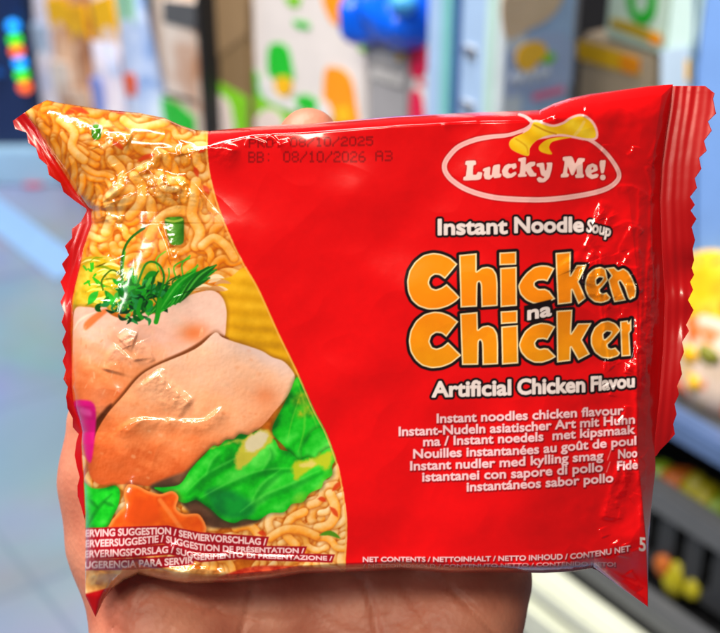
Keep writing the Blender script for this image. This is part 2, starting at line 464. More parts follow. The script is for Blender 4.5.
# chilli bits
for x, y, a, L in ((146, 158, -0.4, 9), (80, 111, 0.3, 9), (70, 113, -0.2, 5), (112, 110, 0.4, 5), (121, 113, 0, 4), (196, 172, 1.2, 5), (204, 150, -0.5, 6), (118, 146, 0.6, 6), (338, 486, -0.7, 7), (334, 512, 0.9, 6), (322, 500, .3, 4), (262, 534, .3, 4), (206, 190, 1.0, 5), (168, 104, 0.2, 6)):
    stroke([(x - L * math.cos(a), y - L * math.sin(a)), (x, y - 1), (x + L * math.cos(a), y + L * math.sin(a))], 2.4, c8(212, 54, 14), 4, 1.2, 0.85, True)
stroke([(320, 535), (330, 533), (340, 538)], 2.4, c8(80, 140, 20), 4, 0.8, 1, True)
# magenta reflection on the left fold, painted into the print
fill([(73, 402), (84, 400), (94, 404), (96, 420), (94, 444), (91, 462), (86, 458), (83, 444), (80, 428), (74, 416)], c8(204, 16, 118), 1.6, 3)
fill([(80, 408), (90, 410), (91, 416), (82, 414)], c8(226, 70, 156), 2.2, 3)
# gold, crumpled bottom fold and speckled red print
def gold(x, y, d, sl):
    return lerpc([(0, c8(176, 96, 36)), (0.5, c8(226, 158, 88)), (1, c8(248, 214, 160))], 0.5 + 0.45 * N_MID[sl] + 0.15 * N_FINE[sl])
shaded([(84, 571), (110, 570), (140, 569), (160, 571), (200, 569), (226, 572), (240, 576), (222, 590), (150, 590), (120, 592), (84, 596)], gold, 3, 1.5)
fill([(84, 594), (100, 590), (112, 587), (106, 604), (94, 622), (84, 616)], c8(186, 8, 16), 0.8)
def speck(x, y, d, sl):
    return lerpc([(0, c8(170, 30, 12)), (1, c8(226, 84, 50))], 0.5 + 0.6 * N_FINE[sl])
shaded([(214, 581), (232, 572), (256, 566), (290, 566), (318, 568), (340, 572), (280, 584), (222, 590)], speck, 3, 1.5)
PIC_ART = ART.copy()
# join: picture left of the curve, thin pale rim, red right of it
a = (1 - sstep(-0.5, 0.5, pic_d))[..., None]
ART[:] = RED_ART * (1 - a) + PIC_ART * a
put(np.s_[0:CH, 0:CW], (1 - sstep(0.3, 1.1, np.abs(pic_d + 1.2))) * 0.75, c8(250, 176, 90))

# ---- lettering ----------------------------------------------------------------------------------------------
FONT_CACHE = {}
def text_contours(s):
    """outlines of a line set in Blender's own typeface, in em units with the baseline at 0"""
    cu = bpy.data.curves.new('lettering', 'FONT')
    cu.body = s
    cu.size = 1
    cu.resolution_u = 3
    ob = bpy.data.objects.new('lettering', cu)
    C.objects.link(ob)
    dg = bpy.context.evaluated_depsgraph_get()
    cv = ob.to_curve(dg)
    out = []
    for sp in cv.splines:
        bp = sp.bezier_points
        n = len(bp)
        pts = []
        for i in range(n):
            p, q = bp[i], bp[(i + 1) % n]
            a, b, c, d = (np.array(v[:2]) for v in (p.co, p.handle_right, q.handle_left, q.co))
            straight = np.linalg.norm(b - a) < 1e-5 and np.linalg.norm(c - d) < 1e-5
            if not straight:
                e = d - a
                l = np.linalg.norm(e) + 1e-9
                straight = abs(np.cross(e, b - a)) / l < 1e-4 and abs(np.cross(e, c - a)) / l < 1e-4
            for k in range(1 if straight else 4):
                t = k / (1 if straight else 4)
                pts.append((1 - t) ** 3 * a + 3 * (1 - t) ** 2 * t * b + 3 * (1 - t) * t * t * c + t ** 3 * d)
        if len(pts) > 2:
            out.append(np.array(pts))
    ob.to_curve_clear()
    bpy.data.objects.remove(ob)
    bpy.data.curves.remove(cu)
    return out
CAP = max(c[:, 1].max() for c in text_contours('H'))

def glyph_field(conts, pad):
    allp = np.vstack(conts)
    sl = crop(allp, pad)
    if sl is None:
        return None, None
    y0, x0 = sl[0].start, sl[1].start
    X, Y = PX[sl], PY[sl]
    D = np.full(X.shape, 1e3)
    W = np.zeros(X.shape, int)
    for c in conts:
        s2 = crop(c, pad)
        if s2 is None:
            continue
        loc = np.s_[s2[0].start - y0:s2[0].stop - y0, s2[1].start - x0:s2[1].stop - x0]
        XX, YY = X[loc], Y[loc]
        dm = np.full(XX.shape, 1e9)
        wn = np.zeros(XX.shape, int)
        for (ax, ay), (bx, by) in zip(c, np.roll(c, -1, 0)):
            ex, ey = bx - ax, by - ay
            l2 = ex * ex + ey * ey
            if l2 < 1e-12:
                continue
            wx, wy = XX - ax, YY - ay
            t = np.clip((wx * ex + wy * ey) / l2, 0, 1)
            dm = np.minimum(dm, (wx - t * ex) ** 2 + (wy - t * ey) ** 2)
            cr = ex * wy - ey * wx
            wn += ((ay <= YY) & (by > YY) & (cr > 0)).astype(int) - ((ay > YY) & (by <= YY) & (cr < 0)).astype(int)
        D[loc] = np.minimum(D[loc], np.sqrt(dm))
        W[loc] += wn
    return sl, np.where(W != 0, -D, D)

def text_line(s, path, col, bold=0.4, outline=None, ow=2.0, shadow=None, slant=0.0, band=None, alpha=1.0):
    """path: list of (x, baseline y, cap height) in photo pixels from the first letter's left to the last one's right"""
    cs = text_contours(s)
    x0 = min(c[:, 0].min() for c in cs)
    x1 = max(c[:, 0].max() for c in cs)
    P = np.array(path, float)
    conts = []
    xs = P[:, 0]
    for c in cs:
        u = (c[:, 0] - x0) / (x1 - x0)
        x = xs[0] + u * (xs[-1] - xs[0])
        yb, h = np.interp(x, xs, P[:, 1]), np.interp(x, xs, P[:, 2])
        v = c[:, 1] / CAP
        conts.append(np.stack([x + slant * v * h, yb - v * h], 1))
    if band is not None:
        top = [(x, y - h - 1.6) for x, y, h in path]
        bot = [(x, y + 1.8) for x, y, h in path[::-1]]
        top[0] = (top[0][0] - 3, top[0][1]); bot[-1] = (bot[-1][0] - 3, bot[-1][1])
        top[-1] = (top[-1][0] + 2.5, top[-1][1]); bot[0] = (bot[0][0] + 1, bot[0][1])
        fill(top + bot, band, 0.6)
    sl, d = glyph_field(conts, 6 + ow)
    if outline is not None:
        put(sl, 1 - sstep(-0.6, 0.6, d - bold - ow), outline)
    if shadow is not None:
        d2 = np.roll(np.roll(d, 2, 0), 1, 1)
        put(sl, 0.75 * (1 - sstep(-0.6, 0.9, d2 - bold - 0.4)), shadow)
    put(sl, alpha * (1 - sstep(-0.45, 0.45, d - bold)), col)

BLK = c8(22, 6, 8)
WHT = c8(242, 222, 220)
PNK = c8(250, 204, 212)
TITLE = np.full((CH, CW), 99.0)
def glyph(conts, ox, oy, sc):
    return [np.asarray(c, float) / sc + (ox, oy) for c in conts]
def rc(pts, corners=()):
    """round a traced outline except at the listed corner indices"""
    p = np.asarray(pts, float)
    m = len(p)
    out = []
    for i in range(m):
        if i in corners:
            out.append(p[i])
        else:
            a, b, c = p[i - 1], p[i], p[(i + 1) % m]
            q, r = b + (a - b) * 0.25, b + (c - b) * 0.25
            for t in (0, 0.33, 0.66, 1):
                out.append((1 - t) ** 2 * q + 2 * t * (1 - t) * b + t * t * r)
    return np.array(out)
G = []
z1, z2, z3, z4 = (400, 240, 6.0), (520, 240, 6.0), (400, 300, 6.0), (520, 300, 6.0)
G += glyph([rc([(345, 145), (300, 105), (250, 84), (200, 77), (140, 90), (90, 130), (55, 185), (42, 245), (47, 310), (70, 362), (110, 398), (170, 418), (230, 416), (290, 398), (335, 370), (360, 345),
                (330, 312), (280, 264), (250, 285), (215, 298), (188, 288), (173, 258), (183, 225), (208, 207), (238, 210), (270, 234), (310, 188)], (0, 15, 17, 25))], *z1)
H_ = [(355, 90), (460, 80), (460, 188), (490, 166), (525, 160), (558, 170), (580, 205), (586, 260), (586, 395), (488, 403), (485, 268), (476, 250), (465, 258), (463, 400), (363, 405)]
G += glyph([rc(H_, (0, 1, 2, 8, 9, 13, 14))], *z1)
G += glyph([[(600, 168), (700, 160), (702, 395), (603, 403)], [(596, 75), (698, 70), (698, 148), (597, 152)]], *z1)
G += glyph([rc([(208, 170), (170, 154), (130, 151), (85, 160), (40, 195), (8, 235), (-12, 275), (0, 325), (35, 362), (80, 382), (130, 384), (180, 370), (212, 353), (176, 305), (150, 292), (112, 294), (88, 275), (88, 257), (108, 244), (142, 242), (165, 250)], (0, 12, 13, 20))], *z2)
G += glyph([[(212, 78), (305, 70), (303, 212), (340, 150), (400, 150), (352, 250), (396, 350), (350, 386), (312, 300), (311, 378), (225, 388)]], *z2)
E_O = [(605, 180), (575, 140), (530, 122), (485, 132), (445, 165), (424, 215), (424, 265), (447, 315), (490, 347), (540, 353), (588, 338), (602, 318), (572, 284), (548, 292), (530, 285), (525, 268), (548, 248)]
E_I = [(503, 232), (500, 205), (520, 188), (548, 192), (540, 208), (510, 236)]
def remap(c):
    c = np.asarray(c, float)
    return np.stack([388 + (c[:, 0] - 422) / 183 * 160, 160 + (c[:, 1] - 122) / 232 * 220], 1)
E_IR = E_I[::-1] if True else E_I
G1e = [remap(rc(E_O, (0, 11, 12))), remap(rc(E_I))]
G2e = [rc(E_O, (0, 11, 12)), rc(E_I)]
def hole(outer, inner):
    def area(c):
        c = np.asarray(c); return np.sum(c[:, 0] * np.roll(c[:, 1], -1) - np.roll(c[:, 0], -1) * c[:, 1])
    return [outer, inner[::-1] if area(outer) * area(inner) > 0 else inner]
G += glyph(hole(*G1e), *z2)
G += glyph([rc([(512, 168), (565, 162), (588, 184), (620, 168), (650, 188), (680, 240), (699, 300), (692, 345), (660, 360), (648, 350), (628, 285), (602, 245), (592, 252), (610, 300), (636, 362), (565, 374), (540, 290)], (0, 1, 8, 14, 15))], *z2)
G += glyph([rc([(350, 130), (300, 92), (250, 73), (205, 69), (145, 85), (95, 125), (62, 185), (52, 245), (62, 310), (92, 360), (132, 394), (190, 410), (250, 404), (310, 380), (368, 332),
                (330, 294), (288, 252), (255, 280), (220, 293), (192, 284), (177, 250), (187, 216), (216, 196), (250, 200), (278, 222), (315, 175)], (0, 14, 16, 24))], *z3)
H2 = [(360, 82), (465, 72), (468, 178), (495, 157), (530, 151), (562, 165), (584, 200), (589, 260), (589, 385), (495, 390), (492, 256), (482, 240), (472, 250), (470, 388), (372, 390)]
G += glyph([rc(H2, (0, 1, 2, 8, 9, 13, 14))], *z3)
G += glyph([[(607, 160), (707, 150), (710, 380), (612, 388)], [(603, 68), (705, 62), (705, 138), (605, 145)]], *z3)
G += glyph([rc([(212, 160), (170, 140), (125, 136), (75, 150), (30, 185), (5, 230), (-8, 270), (5, 315), (40, 354), (85, 377), (135, 377), (185, 360), (217, 340), (170, 292), (145, 288), (118, 294), (96, 280), (90, 258), (107, 236), (140, 233), (165, 241)], (0, 12, 13, 20))], *z4)
G += glyph([[(218, 65), (315, 58), (307, 200), (347, 140), (430, 138), (372, 240), (420, 325), (350, 362), (306, 285), (303, 365), (222, 375)]], *z4)
G += glyph(hole(*G2e), *z4)
G += glyph([[(600, 128), (646, 122), (652, 138), (668, 112), (669, 182), (657, 200), (664, 335), (608, 340)]], *z4)
sl, d = glyph_field(G, 10)
TITLE[sl] = np.minimum(TITLE[sl], d - 3.2)
put(sl, 1 - sstep(-0.6, 0.6, d - 3.0), BLK)
put(sl, 1 - sstep(-0.45, 0.45, d), c8(252, 226, 176))
u = np.clip((PY[sl] - 250) / 112, 0, 1)
put(sl, 1 - sstep(-0.5, 0.5, d + 1.35), lerpc([(0, c8(255, 142, 0)), (0.5, c8(252, 138, 2)), (1, c8(236, 146, 4))], u + 0.05 * N_FINE[sl]))
fill([(524, 306), (551, 299.5), (555, 316), (531, 323), (524, 321)], BLK, 0.8)
text_line('na', [(528, 319.6, 13), (551, 315.2, 13)], WHT, 0.9, BLK, 2.0)

text_line('Instant', [(438.5, 234.6, 15.0), (507, 233.3, 14.8)], WHT, 0.95, BLK, 2.2)
text_line('Noodle', [(515, 232.4, 14.8), (583, 231.4, 14.0)], WHT, 0.95, BLK, 2.2)
text_line('Soup', [(586.5, 231.5, 12), (598, 233.5, 11.5), (610, 236.5, 11)], WHT, 0.6, BLK, 1.8, slant=0.15)
text_line('Artificial', [(432.5, 396.8, 14.6), (510.5, 394.6, 14.6)], WHT, 0.95, BLK, 2.2)
text_line('Chicken', [(518, 394.2, 14.6), (584.5, 391.6, 14.4)], WHT, 0.95, BLK, 2.2)
text_line('Flavou', [(591.5, 391.0, 14), (634, 386.6, 12)], WHT, 0.9, BLK, 2.2)
DRK = c8(120, 0, 6)
for s, p in (('Instant noodles chicken flavour', [(437, 422.8, 8.8), (536, 419.2, 8.8), (623, 414.2, 8.5)]),
             ('Instant-Nudeln asiatischer Art mit Huhn', [(399, 435.8, 8.7), (520, 431.6, 8.8), (634.5, 423.4, 8.5)]),
             ('ma / Instant noedels  met kipsmaak', [(423.5, 446.0, 8.7), (530, 441.6, 8.8), (634.5, 433.4, 8.5)]),
             ('Nouilles instantan\u00e9es au go\u00fbt de poul', [(413.5, 458.2, 8.7), (530, 454.0, 8.8), (636, 444.6, 8.5)]),
             ('Instant nudler med kylling smag', [(410.5, 470.2, 8.7), (510, 466.5, 8.8), (603, 459.5, 8.5)]),
             ('Noo', [(618.5, 458.5, 8.7), (637, 456.8, 8.5)]),
             ('istantanei con sapore di pollo', [(422.5, 481.2, 8.7), (520, 477.5, 8.8), (602.5, 471.2, 8.7)]),
             ('Fide', [(617.5, 470, 8.7), (637.5, 468.6, 8.5)]),
             ('instant\u00e1neos sabor pollo', [(467, 491.2, 8.7), (540, 487.4, 8.7), (613, 481.8, 8.5)])):
    text_line(s, p, PNK, 0.46, None, 0, DRK)
for x, y in ((609, 459), (608, 471)):
    stroke([(x - 1.5, y + 1), (x + 2, y - 9)], 0.5, c8(250, 120, 120), 0)
text_line('NET CONTENTS / NETTOINHALT / NETTO INHOUD / CONTENU NET', [(363, 561.8, 4.8), (450, 561.6, 4.6), (520, 560.4, 4.8), (570, 559, 5.2), (592, 557, 5.4), (630, 551, 5.6)], PNK, 0.28, None, 0, DRK)
text_line('/ NETTOINDHOLD / CONTENUTO NETTO / CONTENIDO NETO!', [(363, 567.4, 3.2), (450, 567.6, 3.2), (520, 566.8, 3.4), (575, 565.5, 3.8), (615.5, 566.4, 4)], PNK, 0.18, None, 0, DRK, alpha=0.85)
text_line('5', [(639.5, 550.5, 13.0), (645.5, 551, 13.0)], WHT, 0.5)
BAND = c8(164, 10, 26)
PW = c8(252, 212, 214)
A_ = [(85.5, 536.6, 6.6), (113, 535.8, 6.8), (168, 533.8, 6.4), (176, 535.6, 6.2), (200, 540.5, 6.4), (266, 545, 6.2)]
B_ = [(85.5, 547.0, 6.6), (130, 545.2, 7), (163, 541.6, 6.6), (180, 545.5, 6.4), (200, 550.2, 6.2), (230, 551.8, 5.6), (250, 552, 4.6), (304, 553, 4.6)]
C_ = [(85.0, 557.4, 6.6), (130, 555.6, 6.8), (170, 552.4, 6.2), (180, 554.6, 6.0), (200, 560, 5.6), (240, 557, 4.6), (256, 558, 4.0), (332, 560.4, 4.0)]
D_ = [(85.0, 568.2, 6.6), (132, 567.4, 6.8), (170, 565, 6.6), (193, 562.6, 5.6)]
for P_ in (A_, B_, C_, D_):
    top = [(x, y - h - 2.0) for x, y, h in P_]
    bot = [(x, y + 2.2) for x, y, h in P_[::-1]]
    top[0] = (top[0][0] - 5, top[0][1]); bot[-1] = (bot[-1][0] - 5, bot[-1][1])
    top[-1] = (top[-1][0] + 3, top[-1][1])
    fill(top + bot, BAND, 0.6)
text_line('ERVING SUGGESTION / SERVIERVORSCHLAG /', A_, PW, 0.36)
text_line('ERVEERSUGGESTIE / SUGGESTION DE PR\u00c9SENTATION /', B_, PW, 0.34)
text_line('ERVERINGSFORSLAG / SUGGERIMENTO DI PRESENTAZIONE /', C_, PW, 0.32)
text_line('UGERENCIA PARA SERVIR', D_, PW, 0.36)
# dot-matrix date stamp
DOT = {'P': '11110 10001 10001 11110 10000 10000 10000', 'R': '11110 10001 10001 11110 10100 10010 10001', 'D': '11110 10001 10001 10001 10001 10001 11110',
       'B': '11110 10001 10001 11110 10001 10001 11110', ':': '00000 00100 00000 00000 00000 00100 00000', '0': '01110 10001 10001 10001 10001 10001 01110',
       '8': '01110 10001 10001 01110 10001 10001 01110', '/': '00001 00001 00010 00100 01000 10000 10000', '1': '00100 01100 00100 00100 00100 00100 01110',
       '2': '01110 10001 00001 00110 01000 10000 11111', '5': '11111 10000 11110 00001 00001 10001 01110', '6': '00110 01000 10000 11110 10001 10001 01110',
       'A': '01110 10001 10001 11111 10001 10001 10001', '3': '11110 00001 00001 01110 00001 00001 11110'}
def stamp(s, x0, x1, y0, y1, rise=0.0, col=c8(112, 6, 8), al=0.8):
    n = len(s)
    adv = (x1 - x0) / (n - 0.25)
    for i, ch in enumerate(s):
        if ch not in DOT:
            continue
        for r, row in enumerate(DOT[ch].split()):
            for c, v in enumerate(row):
                if v == '1':
                    x = x0 + adv * (i + c / 4 * 0.68)
                    y = y0 + (y1 - y0) * r / 6 - rise * (x - x0)
                    stroke([(x, y - 0.35), (x, y + 0.35)], 0.72, col, 0, 0.6, al * rr.uniform(0.7, 1))
stamp('PRD:', 249.5, 282, 139.6, 147.2, 0.01, al=0.7)
stamp('08/10/2025', 291, 373, 138.4, 146.4, 0.016, al=0.75)
stamp('BB:', 249, 272, 152.6, 162.0, 0.0)
stamp('08/10/2026', 284, 365.5, 152.2, 161.6, 0.0)
stamp('A3', 376, 392.5, 151.6, 160.4, 0.0)

# ---- brand mark: oval ring, yellow ribbon, slab lettering ----------------------------------------------------
LOGO = np.full((CH, CW), 99.0)
RING = smooth([(519, 114.5), (526, 117), (532, 123), (527, 128.5), (517, 132.5), (507, 135.3), (490, 137), (474.5, 140), (459, 146.5), (450, 155), (445, 163), (444.8, 170), (448, 176), (453, 181), (463.4, 188),
               (479, 194), (498, 198), (523.5, 199.6), (546, 199.6), (569.5, 197.2), (593, 193), (608, 188), (617, 181), (619, 174), (615, 165), (606, 153), (594, 142.5), (584, 138)], 5)
PINKW = c8(252, 190, 186)
sl = crop(RING, 8)
d, _, _, u = line_dist(RING, PX[sl], PY[sl])
wid = np.interp(u, [0, 0.05, 0.1, 0.2, 0.55, 0.8, 0.93, 1], [1.4, 2.0, 1.8, 2.5, 2.7, 2.5, 2.0, 1.6])
put(sl, 0.6 * (1 - sstep(-0.5, 1.2, d - wid - 0.6)), c8(150, 0, 6))
put(sl, 1 - sstep(-0.5, 0.5, d - wid), PINKW)
put(sl, 0.5 * (1 - sstep(-0.5, 0.5, d - wid * 0.45)), c8(236, 160, 160))
ringpoly = smooth([(444, 170), (450, 152), (475, 138), (507, 133), (520, 112), (540, 118), (556, 122), (578, 112), (592, 116), (598, 134), (612, 154), (622, 176), (612, 190), (570, 200), (523, 203), (478, 198), (450, 184)], 4, True)
LOGO[sl] = contours_sdf([ringpoly], PX[sl], PY[sl]) - 1
RIB = [(510, 141), (515, 137), (524, 133), (530, 129), (533, 123), (538, 122.5), (545, 125.2), (554, 127), (564, 124), (571.5, 119), (580.5, 116.4), (588, 119.5), (594, 127), (595.5, 137), (586, 138.2), (572, 135.6), (560, 134),
       (546, 136), (536, 141), (530, 148), (528, 156), (514, 151), (509.5, 146)]
RIB2 = [(572, 137.5), (560, 137), (547, 139.6), (539, 146.3), (541, 151.9), (552, 154.4), (549.2, 148), (552, 142.2), (561, 139.6)]
for rib in (RIB, RIB2):
    p = smooth(rib, 4, True)
    sl = crop(p, 6)
    d = contours_sdf([p], PX[sl], PY[sl])
    if rib is RIB:
        put(sl, 1 - sstep(-0.5, 0.6, d - 2.4 * sstep(-4, 3, (PX[sl] - 540) * 0.4 + (138 - PY[sl]))), PINKW)
    t = 0.6 + 0.3 * np.sin((PX[sl] * 0.16 - PY[sl] * 0.22)) + 0.05 * N_FINE[sl]
    put(sl, 1 - sstep(-0.5, 0.5, d), lerpc([(0, c8(224, 164, 8)), (0.5, c8(246, 190, 14)), (1, c8(252, 212, 50))], t))
stroke([(584, 122), (580, 129), (575, 135)], 1.6, c8(250, 206, 120), 4, 0.8, 0.7)
stroke([(534, 125), (546, 131), (556, 134)], 0.8, c8(190, 120, 6), 4, 0.7, 0.8)
stroke([(516, 139), (526, 146), (528, 153)], 0.8, c8(214, 150, 8), 4, 0.8, 0.7)
zl, zr = (435, 110, 6.33), (530, 110, 6.33)
LM = []
LM += glyph([rc([(195, 323), (257, 320), (259, 345), (241, 350), (238, 412), (262, 412), (272, 393), (300, 396), (290, 441), (179, 446), (181, 426), (197, 420), (205, 350), (191, 345)])], *zl)
LM += glyph([rc([(306, 372), (350, 358), (346, 412), (360, 416), (368, 352), (412, 343), (407, 402), (420, 406), (416, 425), (376, 432), (370, 420), (346, 440), (316, 436), (308, 412), (315, 388), (304, 386)])], *zl)
LM += glyph([rc([(440, 355), (464, 341), (481, 344), (512, 338), (516, 365), (495, 376), (485, 362), (467, 370), (460, 393), (476, 407), (510, 390), (516, 405), (490, 426), (455, 431), (430, 416), (424, 385)])], *zl)
LM += glyph([rc([(528, 308), (576, 298), (572, 350), (600, 330), (634, 328), (633, 350), (604, 362), (628, 399), (641, 402), (640, 419), (600, 422), (574, 382), (570, 405), (580, 410), (578, 421), (527, 424), (527, 408), (538, 402), (545, 326), (529, 323)])], *zl)
LM += glyph([rc([(42, 340), (88, 334), (93, 384), (104, 384), (110, 347), (104, 335), (142, 333), (136, 380), (121, 430), (92, 457), (55, 457), (43, 436), (58, 424), (84, 436), (94, 424), (70, 410), (62, 362), (44, 357)])], *zr)
LM += glyph([rc([(208, 298), (266, 293), (286, 345), (305, 304), (347, 307), (344, 325), (331, 330), (333, 405), (342, 412), (339, 427), (289, 430), (287, 412), (298, 405), (296, 365), (274, 412), (262, 412), (239, 352), (233, 400), (246, 408), (241, 424), (196, 427), (197, 408), (210, 402), (221, 325), (209, 318)])], *zr)
LM += glyph(hole(rc([(430, 382), (422, 350), (395, 339), (365, 351), (349, 385), (359, 419), (390, 437), (427, 427), (434, 408), (416, 404), (396, 412), (384, 400)]), rc([(386, 380), (390, 362), (402, 362), (402, 378)])), *zr)
LM += glyph([rc([(443, 320), (479, 318), (476, 350), (466, 400), (451, 400), (441, 350)])], *zr)
LM += glyph([[(461 + 17 * math.cos(a), 427 + 17 * math.sin(a)) for a in np.linspace(0, 2 * math.pi, 12, False)]], *zr)
sl, d = glyph_field(LM, 6)
put(sl, 0.7 * (1 - sstep(-0.8, 1.4, d - 0.8)), c8(150, 0, 6))
put(sl, 1 - sstep(-0.5, 0.5, d - 0.25), c8(253, 205, 198))
# slight ink variation over everything
ART = np.clip(ART * (1 + 0.012 * N_BIG + 0.010 * N_FINE)[..., None], 0, 1)
LIN = np.where(ART <= 0.04045, ART / 12.92, ((ART + 0.055) / 1.055) ** 2.4)

# ---------------------------------------------------------------- relief of the film (millimetres towards the camera)
TOP = np.array([(24.6, 112.7), (34, 106), (47, 100), (60, 103), (75, 105), (100, 109), (140, 113), (165, 118), (180, 125), (195, 130), (210, 131), (240, 128), (275, 125), (300, 124), (340, 121), (400, 116), (440, 114),
                (480, 112), (520, 111), (540, 110), (555, 103), (570, 98), (590, 94), (620, 90), (650, 86), (673, 84.5)], float)
BOT = np.array([(95.5, 617), (104, 599), (112, 589), (124, 580), (138, 574), (150, 577), (163, 580), (185, 583.5), (210, 583), (238, 582), (271, 579), (300, 574), (342, 572), (401, 569.5), (450, 573), (500, 572.5), (544, 573), (573, 571.5),
                (594, 568), (609, 579), (627, 592), (640, 601), (648, 607)], float)
LEF = np.array([(24.6, 112.7), (38, 130), (51, 154), (66, 177), (78, 196), (87, 206.5), (91, 211), (91.5, 224), (83, 248.6), (80, 266), (75, 286), (71, 304), (70.5, 333), (71.6, 366), (71.6, 388), (74, 406), (79, 420), (82, 432), (81, 444),
                (82, 462), (83, 475), (84, 493), (85, 515), (85, 570), (85.5, 596), (95.5, 617)], float)
RIG = np.array([(673, 84.5), (670, 110), (666, 135), (662, 165), (660, 200), (662, 250), (665, 300), (663, 350), (659, 400), (655, 440), (655.5, 470), (652, 500), (649.5, 530), (648.5, 560), (648, 607)], float)

def top_y(x): return np.interp(x, TOP[:, 0], TOP[:, 1])
def bot_y(x): return np.interp(x, BOT[:, 0], BOT[:, 1])
def lef_x(y): return np.interp(y, LEF[:, 1], LEF[:, 0])
def rig_x(y): return np.interp(y, RIG[:, 1], RIG[:, 0])
def quarter(d, R):
    q = np.clip(d / R, 0, 1)
    return np.sqrt(np.clip(1 - (1 - q) ** 2, 0, 1))
dT, dB = PY - top_y(PX), bot_y(PX) - PY
dL, dR = PX - lef_x(PY), rig_x(PY) - PX
RT = np.interp(PX, [20, 90, 200, 250, 530, 660], [60, 45, 20, 10, 12, 45])
RB = np.interp(PX, [80, 140, 200, 560, 640], [34, 20, 9, 9, 30])
RLw = np.interp(PY, [100, 200, 260, 480, 600], [120, 90, 75, 60, 30])
RRt = np.interp(PY, [80, 200, 280, 480, 600], [95, 75, 48, 34, 30])
HMAX = 11.0
XF = np.interp(PY, [80, 200, 280, 450, 540, 610], [600, 630, 638, 637.5, 646, 648])      # fold between the front and the right flank
fl_t = np.clip((PX - XF) / np.maximum(rig_x(PY) - XF, 4), 0, 1)
fold = np.where(PX < XF, 0.93 + 0.07 * quarter(XF - PX, 14), 0.93 * (1 - fl_t) ** 0.9)
wf = sstep(150, 270, PY)
flat = np.clip(sstep(585, 640, PX) * sstep(535, 590, PY) + (1 - sstep(92, 140, PX)) * sstep(550, 590, PY), 0, 1)    # empty film corners hang flat
H = HMAX * quarter(dT, RT) * quarter(dB, RB) * quarter(dL, RLw) * (quarter(dR, RRt) * (1 - wf) + fold * wf) * (1 - 0.82 * flat) * (1 - 0.45 * sstep(505, 645, PX))
env = np.clip(np.minimum(np.minimum(dT, dB), np.minimum(dL, dR)) / 10, 0, 1)
H_BASE = H.copy()
n1, n2, n3 = vnoise(90, 21, 2), vnoise(34, 22, 2), vnoise(14, 23, 2)
loose = np.clip(np.exp(-((PX - 620) / 55) ** 2) + np.exp(-((PX - 70) / 70) ** 2) + 0.12 * np.exp(-((dT - 15) / 18) ** 2) + 0.4 * np.exp(-((dB - 8) / 14) ** 2), 0, 1)
H += env * (0.55 * n1 + 0.16 * n2 * (0.35 + loose) + 0.10 * n3 * loose)
# soft bumps where the noodle block presses through the film
H += env * 0.30 * (1 - np.abs(vnoise(30, 24, 1))) * (0.2 + loose)

def crease(pts, amp, sig, sm=5, ends=0.12, one_sided=0.0):
    """a raised fold of the film along a line"""
    p = smooth(pts, sm) if len(pts) > 2 else np.asarray(pts, float)
    sl = crop(p, sig * 7 + 2)
    if sl is None:
        return
    d, vx, vy, u = line_dist(p, PX[sl], PY[sl])
    fade = sstep(0, ends, u) * sstep(0, ends, 1 - u)
    wob = 1 + 0.30 * N_MID[sl] + 0.12 * N_FINE[sl]
    up = vy * 0.85 + vx * 0.35 < 0
    w = sig * 2.0 * math.sqrt(amp / 0.6)                 # width of the fold's upper facet, pixels
    su = w * 0.62
    h0 = 0.44 * su * 0.2 / 0.858                         # millimetres: steepest slope of the facet about 24 degrees
    H[sl] += env[sl] * h0 * fade * wob * np.where(up, np.exp(-(d / su) ** 2), np.exp(-(d / (w * 2.0)) ** 2))

